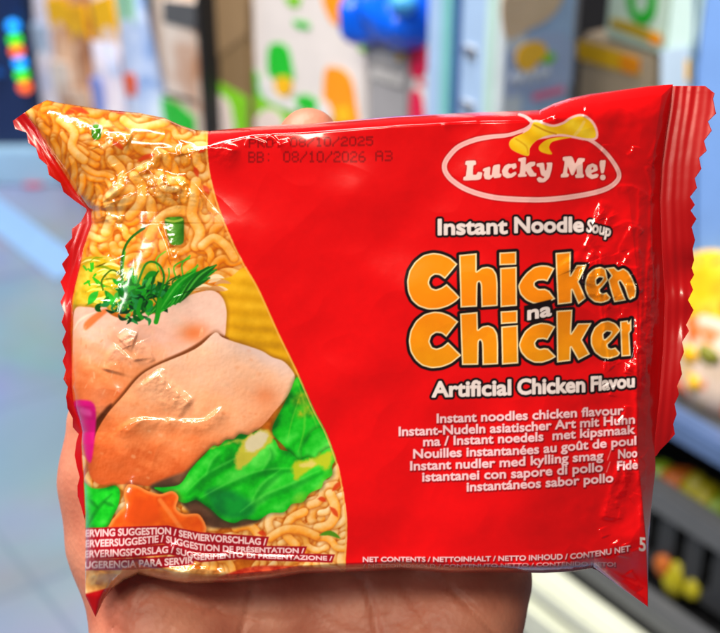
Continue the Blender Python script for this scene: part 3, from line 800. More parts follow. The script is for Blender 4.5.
def dent(x, y, rx, ry, amp, ang=0.0):
    sl = crop([(x, y)], max(rx, ry) * 3)
    c, s = math.cos(ang), math.sin(ang)
    u, v = (PX[sl] - x) * c + (PY[sl] - y) * s, -(PX[sl] - x) * s + (PY[sl] - y) * c
    H[sl] += env[sl] * amp * np.exp(-(u / rx) ** 2 - (v / ry) ** 2)
for pts, amp, sig in (
    ([(46, 100), (60, 108), (74, 118), (88, 126), (101, 134)], 0.75, 3.0), ([(101, 134), (112, 133), (124, 135), (133, 138)], 0.65, 3.2),
    ([(95, 140), (101, 155), (110, 192)], 0.4, 1.8), ([(112, 165), (118, 180)], 0.3, 1.6),
    ([(151, 150), (162, 154), (180, 154), (189, 157), (198, 150), (210, 148), (226, 150), (242, 153)], 0.75, 3.0), ([(184, 142), (181, 150), (182, 156)], 0.6, 2.6),
    ([(143, 163), (150, 174), (162, 182), (178, 190), (192, 180)], 0.95, 4.4), ([(160, 176), (172, 180), (188, 178)], 0.5, 3.0),
    ([(161, 220), (168, 240), (174, 260), (180, 284), (188, 304)], 0.6, 2.2),
    ([(86, 232), (82, 256), (78, 276), (72, 306)], 0.6, 2.6), ([(90, 222), (94, 236), (92, 246)], 0.55, 2.6),
    ([(104, 256), (108, 262), (110, 272), (104, 276)], 0.7, 3.0), ([(82, 292), (100, 290), (122, 285)], 0.6, 2.0), ([(84, 302), (100, 302), (118, 302)], 0.6, 2.0),
    ([(119, 346), (111, 356), (106, 372)], 0.8, 3.2), ([(120, 342), (128, 336), (137, 338)], 0.7, 3.0), ([(130, 338), (135, 350), (137, 362)], 0.6, 2.4), ([(139, 341), (148, 350), (154, 362)], 0.4, 1.7),
    ([(156, 370), (166, 384), (176, 394), (192, 406)], 0.85, 4.0), ([(111, 441), (122, 430), (136, 422), (160, 421), (200, 422.5), (214, 416), (225, 404)], 0.7, 2.4),
    ([(86, 448), (85, 470), (87, 500), (87, 525)], 0.5, 2.2),
    ([(206, 147), (216, 138), (232, 133)], 0.2, 2.4), ([(268, 134), (276, 140), (279, 148)], 0.2, 1.8), ([(244, 148), (250, 138), (268, 144)], 0.15, 1.6), ([(278, 145), (290, 141)], 0.5, 1.8),
    ([(440, 124), (460, 119), (480, 116)], 0.3, 2.0), ([(556, 106), (548, 116), (540, 122)], 0.5, 2.2), ([(570, 102), (560, 112), (552, 118)], 0.45, 2.0), ([(584, 98), (586, 108), (584, 118)], 0.3, 1.8),
    ([(668, 118), (654, 150), (648, 162)], 0.5, 2.4), ([(646, 165), (650, 180), (655, 198)], 0.45, 2.0), ([(612, 188), (632, 187), (648, 196), (656, 202)], 0.5, 2.2), ([(650, 166), (662, 152)], 0.4, 1.8),
    ([(604, 198), (596, 222), (584, 252)], 0.55, 2.4), ([(574, 252), (580, 262), (584, 274), (586, 300)], 0.8, 3.0), ([(597, 250), (590, 258), (586, 270), (580, 284)], 0.8, 3.0),
    ([(601, 246), (602, 262), (600, 280), (602, 300), (604, 330)], 0.6, 2.2), ([(606, 292), (606, 318), (604, 334)], 0.45, 1.8), ([(596, 250), (600, 300), (608, 350), (610, 372)], 0.3, 1.6),
    ([(634, 224), (624, 240), (620, 252), (630, 262)], 0.4, 2.0), ([(640, 248), (630, 254), (622, 268)], 0.4, 2.0), ([(616, 262), (630, 268), (640, 268)], 0.35, 1.8), ([(610, 230), (626, 222), (640, 226)], 0.35, 2.0), ([(612, 240), (606, 224), (616, 210)], 0.35, 2.0),
    ([(640, 345), (634, 358), (628, 372)], 0.5, 2.0), ([(628, 362), (626, 374)], 0.5, 1.8),
    ([(622, 462), (616, 480), (608, 506), (604, 522)], 0.7, 3.4), ([(628, 458), (624, 480), (616, 500)], 0.45, 2.2), ([(600, 528), (604, 538)], 0.4, 1.8),
    ([(639, 300), (638, 350), (637.5, 400), (638, 450), (641, 500), (644, 540)], 0.7, 3.0),
    ([(596, 572), (608, 576), (628, 588), (646, 600)], 0.6, 2.6), ([(604, 568), (622, 578), (640, 588)], 0.5, 2.4), ([(630, 570), (642, 590)], 0.4, 2.2),
    ([(86, 578), (104, 574), (126, 576)], 0.5, 2.4), ([(124, 572), (112, 584), (104, 592)], 0.5, 2.4), ([(140, 571), (170, 575), (198, 570), (230, 574)], 0.5, 3.2), ([(100, 570), (96, 584)], 0.4, 2.0), ([(150, 566), (176, 570), (200, 564)], 0.4, 2.5),
    ([(300, 566), (340, 569), (380, 565)], 0.35, 3), ([(420, 566), (470, 570), (520, 568), (560, 567)], 0.4, 3),
    ([(172, 540), (180, 548), (196, 556), (230, 557)], 0.3, 3.0), ([(220, 552), (250, 556), (300, 558)], 0.3, 2.4)):
    crease(pts, amp, sig)
rc2 = random.Random(9)
for i in range(16):                                    # long folds running down the right flank
    x = rc2.uniform(640, 668)
    y0 = rc2.uniform(170, 330)
    L = rc2.uniform(60, 170)
    x2 = x - L * rc2.uniform(0.0, 0.09)
    crease([(x, y0), ((x + x2) / 2 + rc2.uniform(-1.5, 1.5), y0 + L / 2), (x2, y0 + L)], rc2.uniform(0.25, 0.55), rc2.uniform(1.6, 2.6))
for i in range(26):                                    # short crinkles near the right seal, round the pinch and along the top
    k = rc2.random()
    if k < 0.5:
        x, y, a = rc2.uniform(598, 655), rc2.uniform(130, 420), rc2.uniform(0, 3.14)
    elif k < 0.75:
        x, y, a = rc2.uniform(80, 110), rc2.uniform(180, 250), rc2.uniform(0.3, 1.4)
    else:
        x, y, a = rc2.uniform(596, 650), rc2.uniform(380, 560), rc2.uniform(0.9, 2.2)
    L = rc2.uniform(8, 22)
    crease([(x, y), (x + L / 2 * math.cos(a), y + L / 2 * math.sin(a)), (x + L * math.cos(a + .3), y + L * math.sin(a + .3))], rc2.uniform(0.15, 0.38), rc2.uniform(1.6, 2.6))
for i in range(12):                                    # folds radiating from the pinch
    a = rc2.uniform(-0.9, 0.8)
    L = rc2.uniform(22, 55)
    crease([(93, 210), (93 + L * 0.5 * math.cos(a), 210 + L * 0.5 * math.sin(a)), (93 + L * math.cos(a), 210 + L * math.sin(a))], rc2.uniform(0.3, 0.6), rc2.uniform(1.8, 3), ends=0.25)

def sample(A, px, py):
    fx, fy = np.clip(px * S - 0.5, 0, CW - 1.001), np.clip(py * S - 0.5, 0, CH - 1.001)
    ix, iy = fx.astype(int), fy.astype(int)
    tx, ty = fx - ix, fy - iy
    if A.ndim == 3:
        tx, ty = tx[..., None], ty[..., None]
    return (A[iy, ix] * (1 - tx) + A[iy, ix + 1] * tx) * (1 - ty) + (A[iy + 1, ix] * (1 - tx) + A[iy + 1, ix + 1] * tx) * ty

def to_local(px, py, h_mm):
    z = h_mm * 1e-3
    k = K * (DIST - z) / DIST
    return np.stack([(px - 360) * k, (316.5 - py) * k, z], -1)

def grid_faces(nr, nc):
    i = np.arange(nr * nc).reshape(nr, nc)
    return np.stack([i[1:, :-1], i[1:, 1:], i[:-1, 1:], i[:-1, :-1]], -1).reshape(-1, 4)

def make_mesh(name, V, Fq, cols=None, smooth_=True):
    me = bpy.data.meshes.new(name)
    n, m = len(V), len(Fq)
    me.vertices.add(n)
    me.vertices.foreach_set('co', np.ascontiguousarray(V, np.float32).ravel())
    me.loops.add(m * 4)
    me.loops.foreach_set('vertex_index', np.ascontiguousarray(Fq, np.int32).ravel())
    me.polygons.add(m)
    me.polygons.foreach_set('loop_start', np.arange(0, m * 4, 4, dtype=np.int32))
    me.polygons.foreach_set('use_smooth', np.full(m, smooth_, bool))
    me.update(calc_edges=True)
    if cols is not None:
        at = me.color_attributes.new('print', 'FLOAT_COLOR', 'POINT')
        c = np.ones((n, 4), np.float32)
        c[:, :3] = cols
        at.data.foreach_set('color', c.ravel())
    return me

def film_material(name, rough=0.13):
    m, nt, b = new_mat(name)
    at = nt.nodes.new('ShaderNodeVertexColor')
    at.layer_name = 'print'
    nt.links.new(at.outputs['Color'], b.inputs['Base Color'])
    b.inputs['Roughness'].default_value = rough
    b.inputs['Specular IOR Level'].default_value = 0.75
    b.inputs['Coat Weight'].default_value = 0.35
    b.inputs['Coat Roughness'].default_value = 0.06
    tc = nt.nodes.new('ShaderNodeTexCoord')
    nz = nt.nodes.new('ShaderNodeTexNoise')
    nz.inputs['Scale'].default_value = 260
    nz.inputs['Detail'].default_value = 2
    nt.links.new(tc.outputs['Object'], nz.inputs['Vector'])
    bp = nt.nodes.new('ShaderNodeBump')
    bp.inputs['Strength'].default_value = 0.06
    bp.inputs['Distance'].default_value = 0.0005
    nt.links.new(nz.outputs['Fac'], bp.inputs['Height'])
    nt.links.new(bp.outputs['Normal'], b.inputs['Normal'])
    nt.links.new(bp.outputs['Normal'], b.inputs['Coat Normal'])
    return m
M_FILM = film_material('glossy_printed_film')

def resample_axis(P, n, axis):
    """n+1 points along boundary polyline P, uniform in coordinate `axis`"""
    t = np.linspace(P[0, axis], P[-1, axis], n)
    return np.stack([np.interp(t, P[:, axis], P[:, 1 - axis]) if axis == 1 else t, t if axis == 1 else np.interp(t, P[:, 0], P[:, 1])], 1)

def coons(nc, nr):
    T, B = resample_axis(TOP, nc, 0), resample_axis(BOT, nc, 0)
    L, R = resample_axis(LEF, nr, 1), resample_axis(RIG, nr, 1)
    s = np.linspace(0, 1, nc)[None, :, None]
    t = np.linspace(0, 1, nr)[:, None, None]
    return ((1 - t) * T[None] + t * B[None] + (1 - s) * L[:, None] + s * R[:, None]
            - ((1 - s) * (1 - t) * T[0] + s * (1 - t) * T[-1] + (1 - s) * t * B[0] + s * t * B[-1]))

def tag(o, label, cat, group=None, kind=None):
    o['label'] = label
    if cat: o['category'] = cat
    if group: o['group'] = group
    if kind: o['kind'] = kind
    return o

def link(name, me, m=None, parent=None):
    o = bpy.data.objects.new(name, me)
    C.objects.link(o)
    if m is not None and me is not None and len(me.materials) == 0:
        me.materials.append(m)
    if parent is not None:
        o.parent = parent
    return o

pack = bpy.data.objects.new('noodle_packet', None)
C.objects.link(pack)
pack.empty_display_size = 0.02
pack.matrix_world = PACK_M
tag(pack, 'glossy red instant noodle packet with food picture and orange lettering, held in a hand', 'packet')

NC, NR = 1040, 820
Pq = coons(NC, NR)
px, py = Pq[..., 0], Pq[..., 1]
hh = sample(H, px, py)
hh[0, :] = hh[-1, :] = 0
hh[:, 0] = hh[:, -1] = 0
V = to_local(px, py, hh).reshape(-1, 3)
COL = sample(LIN, px, py).reshape(-1, 3)
Fq = grid_faces(NR, NC)
fc = Pq.reshape(-1, 2)[Fq].mean(1)
cls = np.zeros(len(Fq), int)
cls[sample(pic_d, fc[:, 0], fc[:, 1]) < 0] = 1
cls[sample(LOGO, fc[:, 0], fc[:, 1]) < 0] = 2
cls[sample(TITLE, fc[:, 0], fc[:, 1]) < 0] = 3
def part_from(mask, name, label=None, extra=None):
    f = Fq[mask]
    used, inv = np.unique(f, return_inverse=True)
    v, c, f = V[used], COL[used], inv.reshape(-1, 4)
    if extra is not None:
        f = np.vstack([f, extra[1] + len(v)])
        v = np.vstack([v, extra[0]])
        c = np.vstack([c, extra[2]])
    o = link(name, make_mesh(name, v, f, c), M_FILM, pack)
    if label:
        o['label'] = label
    return o
bn, bm_ = 130, 100                                      # plain back of the packet
Bq = coons(bn, bm_)
bh = -0.95 * sample(H_BASE, Bq[..., 0], Bq[..., 1])
bh[0, :] = bh[-1, :] = 0
bh[:, 0] = bh[:, -1] = 0
bv = to_local(Bq[..., 0], Bq[..., 1], bh).reshape(-1, 3)
back = (bv, grid_faces(bm_, bn)[:, ::-1], np.tile(np.array(s8(214, 4, 8)), (len(bv), 1)))
part_from(cls == 0, 'wrapper', None, back)
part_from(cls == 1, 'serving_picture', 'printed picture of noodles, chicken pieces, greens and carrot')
part_from(cls == 2, 'brand_logo', 'oval logo with yellow ribbon and pale lettering')
part_from(cls == 3, 'product_title', 'large orange lettering with black outline')

def seal(outer, inner, nrib, wave, nc=64, sub=7, amp=0.13):
    o = np.asarray(outer, float)
    inn = np.asarray(inner, float)
    def par(P):
        l = np.r_[0, np.cumsum(np.hypot(*np.diff(P, axis=0).T))]
        return l / l[-1]
    yo = (o[:, 1] - o[0, 1]) / (o[-1, 1] - o[0, 1])
    t = []
    idx = np.arange(len(o) - 1)
    O = np.vstack([o[i] + (o[i + 1] - o[i]) * k / sub for i in idx for k in range(sub)] + [o[-1]])
    ys = np.maximum.accumulate(O[:, 1])
    I = np.stack([np.interp(ys, inn[:, 1], inn[:, 0]), np.clip(ys, inn[0, 1], inn[-1, 1])], 1)
    s = np.linspace(0, 1, nc)[None, :, None]
    P = I[:, None] * (1 - s) + O[:, None] * s
    width = np.hypot(*(O - I).T)[:, None]
    ss = np.linspace(0, 1, nc)[None]
    fade = np.clip(ss / 0.1, 0, 1)
    yr = (P[..., 1] - 80) / 370
    along = np.hypot(P[..., 0] - I[:, None, 0], P[..., 1] - I[:, None, 1])
    wsm = np.convolve(np.pad(width[:, 0], 30, mode='edge'), np.ones(61) / 61, 'valid')[:, None]
    rib = amp * (np.sin(2 * np.pi * along / nrib) + 0.8 * np.sin(along * 0.43 + yr * 9) + 0.9 * np.sin(yr * 31 + along * 0.12) * np.clip(yr * 2 - 0.5, 0, 1)) * np.clip(wsm / 18, 0.1, 1) * np.clip(along / 3, 0, 1) * np.clip(1.6 - along / 22, 0.25, 1)
    wv = wave(P[..., 0], P[..., 1]) * np.clip(along / np.maximum(wsm, 4), 0, 1.3)
    P2 = P.copy()
    hgt = rib + wv
    return P2, hgt
RSEAL = [(705, 86), (712, 91.5), (714.7, 93.5), (713, 99), (716, 113.7), (708, 121.7), (711.8, 130.8), (704, 141), (706.7, 151), (699, 158), (701.4, 169), (694.8, 178.6), (697, 188), (690, 197), (695, 205), (690.5, 210.5),
         (696.5, 219), (691.5, 227), (695, 240), (692.5, 249), (694, 260), (691.5, 268), (694, 275), (690, 282), (693, 290), (688, 300), (693.5, 310), (686, 325), (689, 331), (682, 342), (684, 352), (680, 362), (682, 374), (677, 386), (679, 394),
         (674.5, 404), (676.5, 414), (673, 424), (675, 434), (668, 442), (660, 450), (656, 456)]
LSEAL = [(24.3, 112.9), (13, 121), (15, 129), (26.5, 132.6), (28.5, 143), (36, 148), (39, 158), (47, 165), (49, 175), (60.6, 183), (63.5, 192), (75, 201), (86, 208.3), (87, 210.5), (81, 222), (72, 229), (72, 238), (65, 246), (69, 255), (62, 264), (66, 272.5),
         (60.6, 282), (65, 293), (60.6, 302), (64.5, 312.6), (61.5, 322), (66, 331.6), (62, 342), (66, 352), (62.5, 361), (66, 370), (63.5, 379), (68, 387), (66, 397), (67.5, 408), (73, 418), (73, 427), (79, 434), (76.6, 442), (75, 455), (77, 466),
         (80, 477), (77.7, 486), (78, 496), (82, 508), (85, 520)]
rin = RIG[RIG[:, 1] <= 470].copy()
rin[0] = (673, 84.5)
def rwave(x, y): return 1.3 * np.sin((y - 90) / 34.0) * np.clip((y - 200) / 60, 0, 1) + 0.8 * np.sin((y - 60) / 60.0) + 0.9 * np.sin(y / 9.0) * np.exp(-((y - 285) / 40) ** 2)
def lwave(x, y): return 0.9 * np.sin((y - 130) / 30.0) + 0.5 * np.sin(y / 12.0) - 1.0 * np.clip((y - 380) / 60, 0, 1)
lin_ = LEF[LEF[:, 1] <= 530]
M_SEAL = film_material('crimped_red_film', 0.26)
for nm, outer, inner, nrib, wv, flip in (('end_seal', RSEAL, rin, 8.5, rwave, False), ('end_seal', LSEAL, lin_, 7.0, lwave, True)):
    P, hg = seal(outer, inner, nrib, wv, amp=0.05 if flip else 0.045)
    v = to_local(P[..., 0], P[..., 1], hg).reshape(-1, 3)
    f = grid_faces(*P.shape[:2])
    if flip:
        f = f[:, ::-1]
    cc = np.tile(np.array(s8(196, 2, 8)), (len(v), 1))
    o = link(nm, make_mesh(nm, v, f, cc), M_SEAL, pack)
    o['label'] = 'zigzag cut red end seal on the ' + ('noodle picture side' if flip else 'lettering side')
    md = o.modifiers.new('film thickness', 'SOLIDIFY')
    md.thickness = 0.00015
    md.offset = 0

# ---------------------------------------------------------------- hand (one continuous body from a blended distance field)
VOX = 0.0008
def unp(px, py, zmm):
    p = to_local(np.array(float(px)), np.array(float(py)), np.array(float(zmm)))
    return p
bones = []           # (a, b, ra, rb) in metres
def fwd(p):                                            # the palm comes forward below the packet
    return (p[0], p[1], p[2] + 14 * min(max((p[1] - 590) / 200, 0), 1))
def bone(a, b, ra, rb): bones.append((unp(*fwd(a)), unp(*fwd(b)), ra * 1e-3, rb * 1e-3))
# fingers up the back of the packet: index, middle, ring, little
for chain in ([(168, 520, -26), (165, 400, -27), (172, 300, -27), (190, 210, -22)],):
    bone(chain[0], chain[1], 11, 9.6); bone(chain[1], chain[2], 9.4, 8.4); bone(chain[2], chain[3], 8.3, 6.6)
for chain in ([(272, 515, -27), (282, 370, -28), (296, 250, -27), (310, 137, -17)],):
    bone(chain[0], chain[1], 11, 9.8); bone(chain[1], chain[2], 9.6, 8.4); bone(chain[2], (308, 150, -18), 8.3, 6.6); bone((308, 150, -18), (309, 134, -17), 6.4, 5.0)
for chain in ([(372, 520, -27), (390, 390, -28), (398, 290, -27), (396, 190, -21)],):
    bone(chain[0], chain[1], 10.8, 9.4); bone(chain[1], chain[2], 9.2, 8.0); bone(chain[2], chain[3], 8.0, 6.2)
for chain in ([(462, 545, -26), (490, 440, -27), (500, 370, -26), (500, 300, -22)],):
    bone(chain[0], chain[1], 9.8, 8.4); bone(chain[1], chain[2], 8.2, 7.2); bone(chain[2], chain[3], 7.2, 5.6)
# thumb along the left side of the packet
bone((215, 800, -20), (166, 650, -19), 17, 14.2); bone((166, 650, -19), (126, 540, -19), 14.2, 11.6); bone((126, 540, -19), (116, 480, -19), 11.6, 11.2); bone((116, 480, -19), (112, 425, -18), 11.2, 9.6)
# palm
bone((210, 800, -24), (190, 540, -25), 16, 12.5); bone((270, 860, -25), (275, 540, -26), 15, 12.5); bone((350, 860, -25), (375, 545, -26), 15, 12.5); bone((385, 840, -23), (476, 580, -24), 17, 12.2)
bone((396, 720, -22), (452, 618, -23), 15, 13.0); bone((190, 700, -20), (215, 590, -24), 14, 12); bone((170, 640, -22), (260, 600, -24), 12, 12); bone((270, 610, -25), (450, 610, -25), 12, 12)
bone((240, 900, -27), (260, 1080, -28), 19, 20); bone((330, 900, -27), (320, 1080, -28), 19, 20); bone((260, 1080, -28), (265, 1300, -30), 21, 24); bone((320, 1080, -28), (320, 1300, -30), 21, 24)
allp = np.array([p for b in bones for p in b[:2]])
lo, hi = allp.min(0) - 0.03, allp.max(0) + 0.03
gx, gy, gz = (np.arange(lo[i], hi[i], VOX, dtype=np.float32) for i in range(3))
FLD = np.full((len(gx), len(gy), len(gz)), 1.0, np.float32)
KS = 0.005
for a, b, ra, rb in bones:
    r = max(ra, rb) + 0.02
    mn, mx = np.minimum(a, b) - r, np.maximum(a, b) + r
    i0 = [max(int((mn[i] - lo[i]) / VOX), 0) for i in range(3)]
    i1 = [min(int((mx[i] - lo[i]) / VOX) + 1, FLD.shape[i]) for i in range(3)]
    s3 = np.s_[i0[0]:i1[0], i0[1]:i1[1], i0[2]:i1[2]]
    X, Y, Z = gx[i0[0]:i1[0], None, None], gy[None, i0[1]:i1[1], None], gz[None, None, i0[2]:i1[2]]
    e = b - a
    t = np.clip(((X - a[0]) * e[0] + (Y - a[1]) * e[1] + (Z - a[2]) * e[2]) / max(e @ e, 1e-12), 0, 1)
    dd = np.sqrt((X - a[0] - t * e[0]) ** 2 + (Y - a[1] - t * e[1]) ** 2 + (Z - a[2] - t * e[2]) ** 2) - (ra + (rb - ra) * t)
    old = FLD[s3]
    hmix = np.clip(0.5 + 0.5 * (old - dd) / KS, 0, 1)
    FLD[s3] = old * (1 - hmix) + dd * hmix - KS * hmix * (1 - hmix)

def surface_nets(Fv, org, vox):
    ins = Fv < 0
    nx, ny, nz = Fv.shape
    acc = np.zeros((nx - 1, ny - 1, nz - 1, 3), np.float32)
    cnt = np.zeros((nx - 1, ny - 1, nz - 1), np.float32)
    cs = [(i, j, k) for i in (0, 1) for j in (0, 1) for k in (0, 1)]
    def sub(c): return np.s_[c[0]:nx - 1 + c[0], c[1]:ny - 1 + c[1], c[2]:nz - 1 + c[2]]
    for c in cs:
        for ax in range(3):
            if c[ax] == 0:
                e = list(c); e[ax] = 1
                f0, f1 = Fv[sub(c)], Fv[sub(e)]
                m = (f0 < 0) != (f1 < 0)
                t = np.where(m, f0 / np.where(m, f0 - f1, 1), 0)
                for q in range(3):
                    acc[..., q] += np.where(m, c[q] + (t if q == ax else 0), 0)
                cnt += m
    act = cnt > 0
    idx = np.full(act.shape, -1, np.int64)
    idx[act] = np.arange(act.sum())
    ijk = np.argwhere(act)
    V = org + vox * (ijk + acc[act] / cnt[act][:, None])
    faces = []
    for ax in range(3):
        a, b = (ax + 1) % 3, (ax + 2) % 3
        f0 = np.moveaxis(Fv, (ax, a, b), (0, 1, 2))
        id_ = np.moveaxis(idx, (ax, a, b), (0, 1, 2))
        p, q = f0[:-1, 1:-1, 1:-1] < 0, f0[1:, 1:-1, 1:-1] < 0
        for m, rev in ((p & ~q, False), (~p & q, True)):
            w = np.argwhere(m)
            i, j, k = w[:, 0], w[:, 1] + 1, w[:, 2] + 1
            quad = np.stack([id_[i, j - 1, k - 1], id_[i, j, k - 1], id_[i, j, k], id_[i, j - 1, k]], 1)
            faces.append(quad[:, ::-1] if rev else quad)
    return V, np.vstack(faces)
hv, hf = surface_nets(FLD, lo, VOX)
# palm and finger creases, cut into the skin facing the camera
hx, hy, hz = hv.T
sc_ = (DIST - hz) / DIST * K
hpx, hpy = hx / sc_ + 360, 316.5 - hy / sc_
ctr = -0.024
cut = np.zeros(len(hv))
hr = random.Random(3)
CREASES = [([(330, 566), (360, 580), (372, 606), (378, 650), (372, 720)], 0.40, 3.0), ([(432, 560), (452, 590), (478, 615), (500, 640), (520, 668)], 0.45, 2.8), ([(255, 566), (250, 600), (236, 650), (215, 720)], 0.30, 2.8),
           ([(150, 590), (190, 604), (240, 616), (300, 622)], 0.22, 2.4), ([(398, 580), (414, 604), (436, 640)], 0.22, 2.2), ([(300, 600), (340, 628), (390, 640)], 0.16, 2.0)]
for i in range(46):
    x, y = hr.uniform(100, 215), hr.uniform(578, 655)
    a = hr.choice((0.5, -0.7)) + hr.uniform(-0.25, 0.25)
    L = hr.uniform(12, 42)
    CREASES.append(([(x, y), (x + L / 2 * math.cos(a), y + L / 2 * math.sin(a) + 1), (x + L * math.cos(a), y + L * math.sin(a))], hr.uniform(0.06, 0.14), 1.7))
for i in range(40):
    x, y = hr.uniform(210, 520), hr.uniform(572, 650)
    a = hr.uniform(-1.4, 1.4)
    L = hr.uniform(12, 40)
    CREASES.append(([(x, y), (x + L / 2 * math.cos(a), y + L / 2 * math.sin(a) + 1), (x + L * math.cos(a), y + L * math.sin(a))], hr.uniform(0.05, 0.12), 1.7))
front = hz > -0.024 + 0.014 * np.clip((hpy - 590) / 200, 0, 1)
for pts, dep, sg in CREASES:
    p = smooth(pts, 4)
    m = front & (hpx > p[:, 0].min() - 8) & (hpx < p[:, 0].max() + 8) & (hpy > p[:, 1].min() - 8) & (hpy < p[:, 1].max() + 8)
    if m.any():
        d, _, _, u = line_dist(p, hpx[m], hpy[m])
        cut[m] += dep * np.exp(-(d / sg) ** 2) * sstep(0, 0.15, u) * sstep(0, 0.15, 1 - u)
hv[:, 2] -= cut * 2.1e-3

M_SKIN, nt, b = new_mat('skin')
tc = nt.nodes.new('ShaderNodeTexCoord')
nz = nt.nodes.new('ShaderNodeTexNoise'); nz.inputs['Scale'].default_value = 90; nz.inputs['Detail'].default_value = 5
nz2 = nt.nodes.new('ShaderNodeTexVoronoi'); nz2.inputs['Scale'].default_value = 900
nt.links.new(tc.outputs['Object'], nz.inputs['Vector']); nt.links.new(tc.outputs['Object'], nz2.inputs['Vector'])
rmp = nt.nodes.new('ShaderNodeValToRGB')
rmp.color_ramp.elements[0].position, rmp.color_ramp.elements[1].position = 0.3, 0.72
rmp.color_ramp.elements[0].color = (*s8(188, 106, 84), 1)
rmp.color_ramp.elements[1].color = (*s8(216, 142, 116), 1)
nt.links.new(nz.outputs['Fac'], rmp.inputs[0]); nt.links.new(rmp.outputs[0], b.inputs['Base Color'])
b.inputs['Roughness'].default_value = 0.5
b.inputs['Subsurface Weight'].default_value = 0.12
b.inputs['Subsurface Radius'].default_value = (1.0, 0.35, 0.2)
b.inputs['Subsurface Scale'].default_value = 0.002
ad = nt.nodes.new('ShaderNodeMath'); ad.operation = 'MULTIPLY_ADD'
nt.links.new(nz2.outputs['Distance'], ad.inputs[0]); ad.inputs[1].default_value = 0.5; nt.links.new(nz.outputs['Fac'], ad.inputs[2])
bp = nt.nodes.new('ShaderNodeBump'); bp.inputs['Strength'].default_value = 0.24; bp.inputs['Distance'].default_value = 0.0005
nt.links.new(ad.outputs[0], bp.inputs['Height']); nt.links.new(bp.outputs['Normal'], b.inputs['Normal'])
hand = link('hand', make_mesh('hand', hv, hf), M_SKIN)
hand.matrix_world = PACK_M
tag(hand, 'bare left hand holding the red packet from behind, palm and one fingertip showing', 'hand')

# ---------------------------------------------------------------- the shop behind
YAW = D2R(36)
SX = Vector((math.sin(YAW), -math.cos(YAW), 0))         # along the shelf, towards the viewer's right
SY = Vector((math.cos(YAW), math.sin(YAW), 0))          # into the shelf
def ray(px, py):
    return FWD + RIGHT * ((px - 360) / F_PX) + UP * ((316.5 - py) / F_PX)
r0 = ray(571, 573)
Q = CAM + r0 * (1.1 / math.hypot(r0.x, r0.y)); Q.z = 0
SHELF_M = Matrix(((SX.x, SY.x, 0, Q.x), (SX.y, SY.y, 0, Q.y), (0, 0, 1, 0), (0, 0, 0, 1)))
def hit(px, py, e=0.0):
    r = ray(px, py)
    t = (e - (CAM - Q).dot(SY)) / r.dot(SY)
    p = CAM + r * t
    return (p - Q).dot(SX), p.z
def bm_obj(name, bm, m, parent=None, smooth_=False):
    me = bpy.data.meshes.new(name)
    bmesh.ops.recalc_face_normals(bm, faces=bm.faces)
    bm.to_mesh(me); bm.free()
    for p in me.polygons: p.use_smooth = smooth_
    o = link(name, me, m, parent)
    return o
def add_box(bm, x0, x1, y0, y1, z0, z1, bev=0.0, rot=None):
    t = bmesh.new()
    bmesh.ops.create_cube(t, size=1)
    for v in t.verts:
        v.co = Vector(((x0 + x1) / 2 + v.co.x * (x1 - x0), (y0 + y1) / 2 + v.co.y * (y1 - y0), (z0 + z1) / 2 + v.co.z * (z1 - z0)))
    if bev:
        bmesh.ops.bevel(t, geom=list(t.edges), offset=bev, segments=2, affect='EDGES')
    if rot is not None:
        bmesh.ops.transform(t, matrix=rot, verts=t.verts)
    me = bpy.data.meshes.new('tmp'); t.to_mesh(me); t.free()
    bm.from_mesh(me); bpy.data.meshes.remove(me)
def add_prism(bm, pts, y0, y1, axis='y'):
    """extruded outline in the x-z plane"""
    a = [bm.verts.new((x, y0, z)) for x, z in pts]
    b_ = [bm.verts.new((x, y1, z)) for x, z in pts]
    bm.faces.new(a); bm.faces.new(b_[::-1])
    for i in range(len(pts)):
        j = (i + 1) % len(pts)
        bm.faces.new((a[i], b_[i], b_[j], a[j]))
def add_blob(bm, c, r, seed=0, lump=0.12, seg=2):
    t = bmesh.new()
    bmesh.ops.create_icosphere(t, subdivisions=seg, radius=1)
    rg = random.Random(seed)
    ph = [rg.uniform(0, 6.3) for _ in range(6)]
    for v in t.verts:
        n = v.co.copy()
        k = 1 + lump * (math.sin(3 * n.x + ph[0]) + math.sin(3.7 * n.y + ph[1]) + math.sin(3.3 * n.z + ph[2])) / 1.6
        v.co = Vector((n.x * r[0], n.y * r[1], n.z * r[2])) * k + Vector(c)
    me = bpy.data.meshes.new('tmp'); t.to_mesh(me); t.free()
    bm.from_mesh(me); bpy.data.meshes.remove(me)
def thing(name, label, cat, x=0, y=0, z=0, group=None, M=None):
    o = bpy.data.objects.new(name, None); C.objects.link(o)
    o.empty_display_size = 0.05
    o.matrix_world = (SHELF_M if M is None else M) @ Matrix.Translation((x, y, z))
    return tag(o, label, cat, group)

# floor: one sheet of glossy pale blue-grey tiles
M_FLOOR, nt, b = new_mat('floor_tiles')
tc = nt.nodes.new('ShaderNodeTexCoord'); br = nt.nodes.new('ShaderNodeTexBrick')
mp = nt.nodes.new('ShaderNodeMapping'); mp.inputs['Rotation'].default_value = (0, 0, -YAW)
br.offset = 0; br.inputs['Scale'].default_value = 1.0
br.inputs['Brick Width'].default_value = 0.6; br.inputs['Row Height'].default_value = 0.6; br.inputs['Mortar Size'].default_value = 0.006
br.inputs['Color1'].default_value = (*s8(170, 186, 220), 1); br.inputs['Color2'].default_value = (*s8(178, 193, 225), 1); br.inputs['Mortar'].default_value = (*s8(158, 176, 210), 1)
nz = nt.nodes.new('ShaderNodeTexNoise'); nz.inputs['Scale'].default_value = 1.8; nz.inputs['Detail'].default_value = 8; nz.inputs['Distortion'].default_value = 0.6
mx = nt.nodes.new('ShaderNodeMix'); mx.data_type = 'RGBA'; mx.blend_type = 'MULTIPLY'; mx.inputs[0].default_value = 0.75
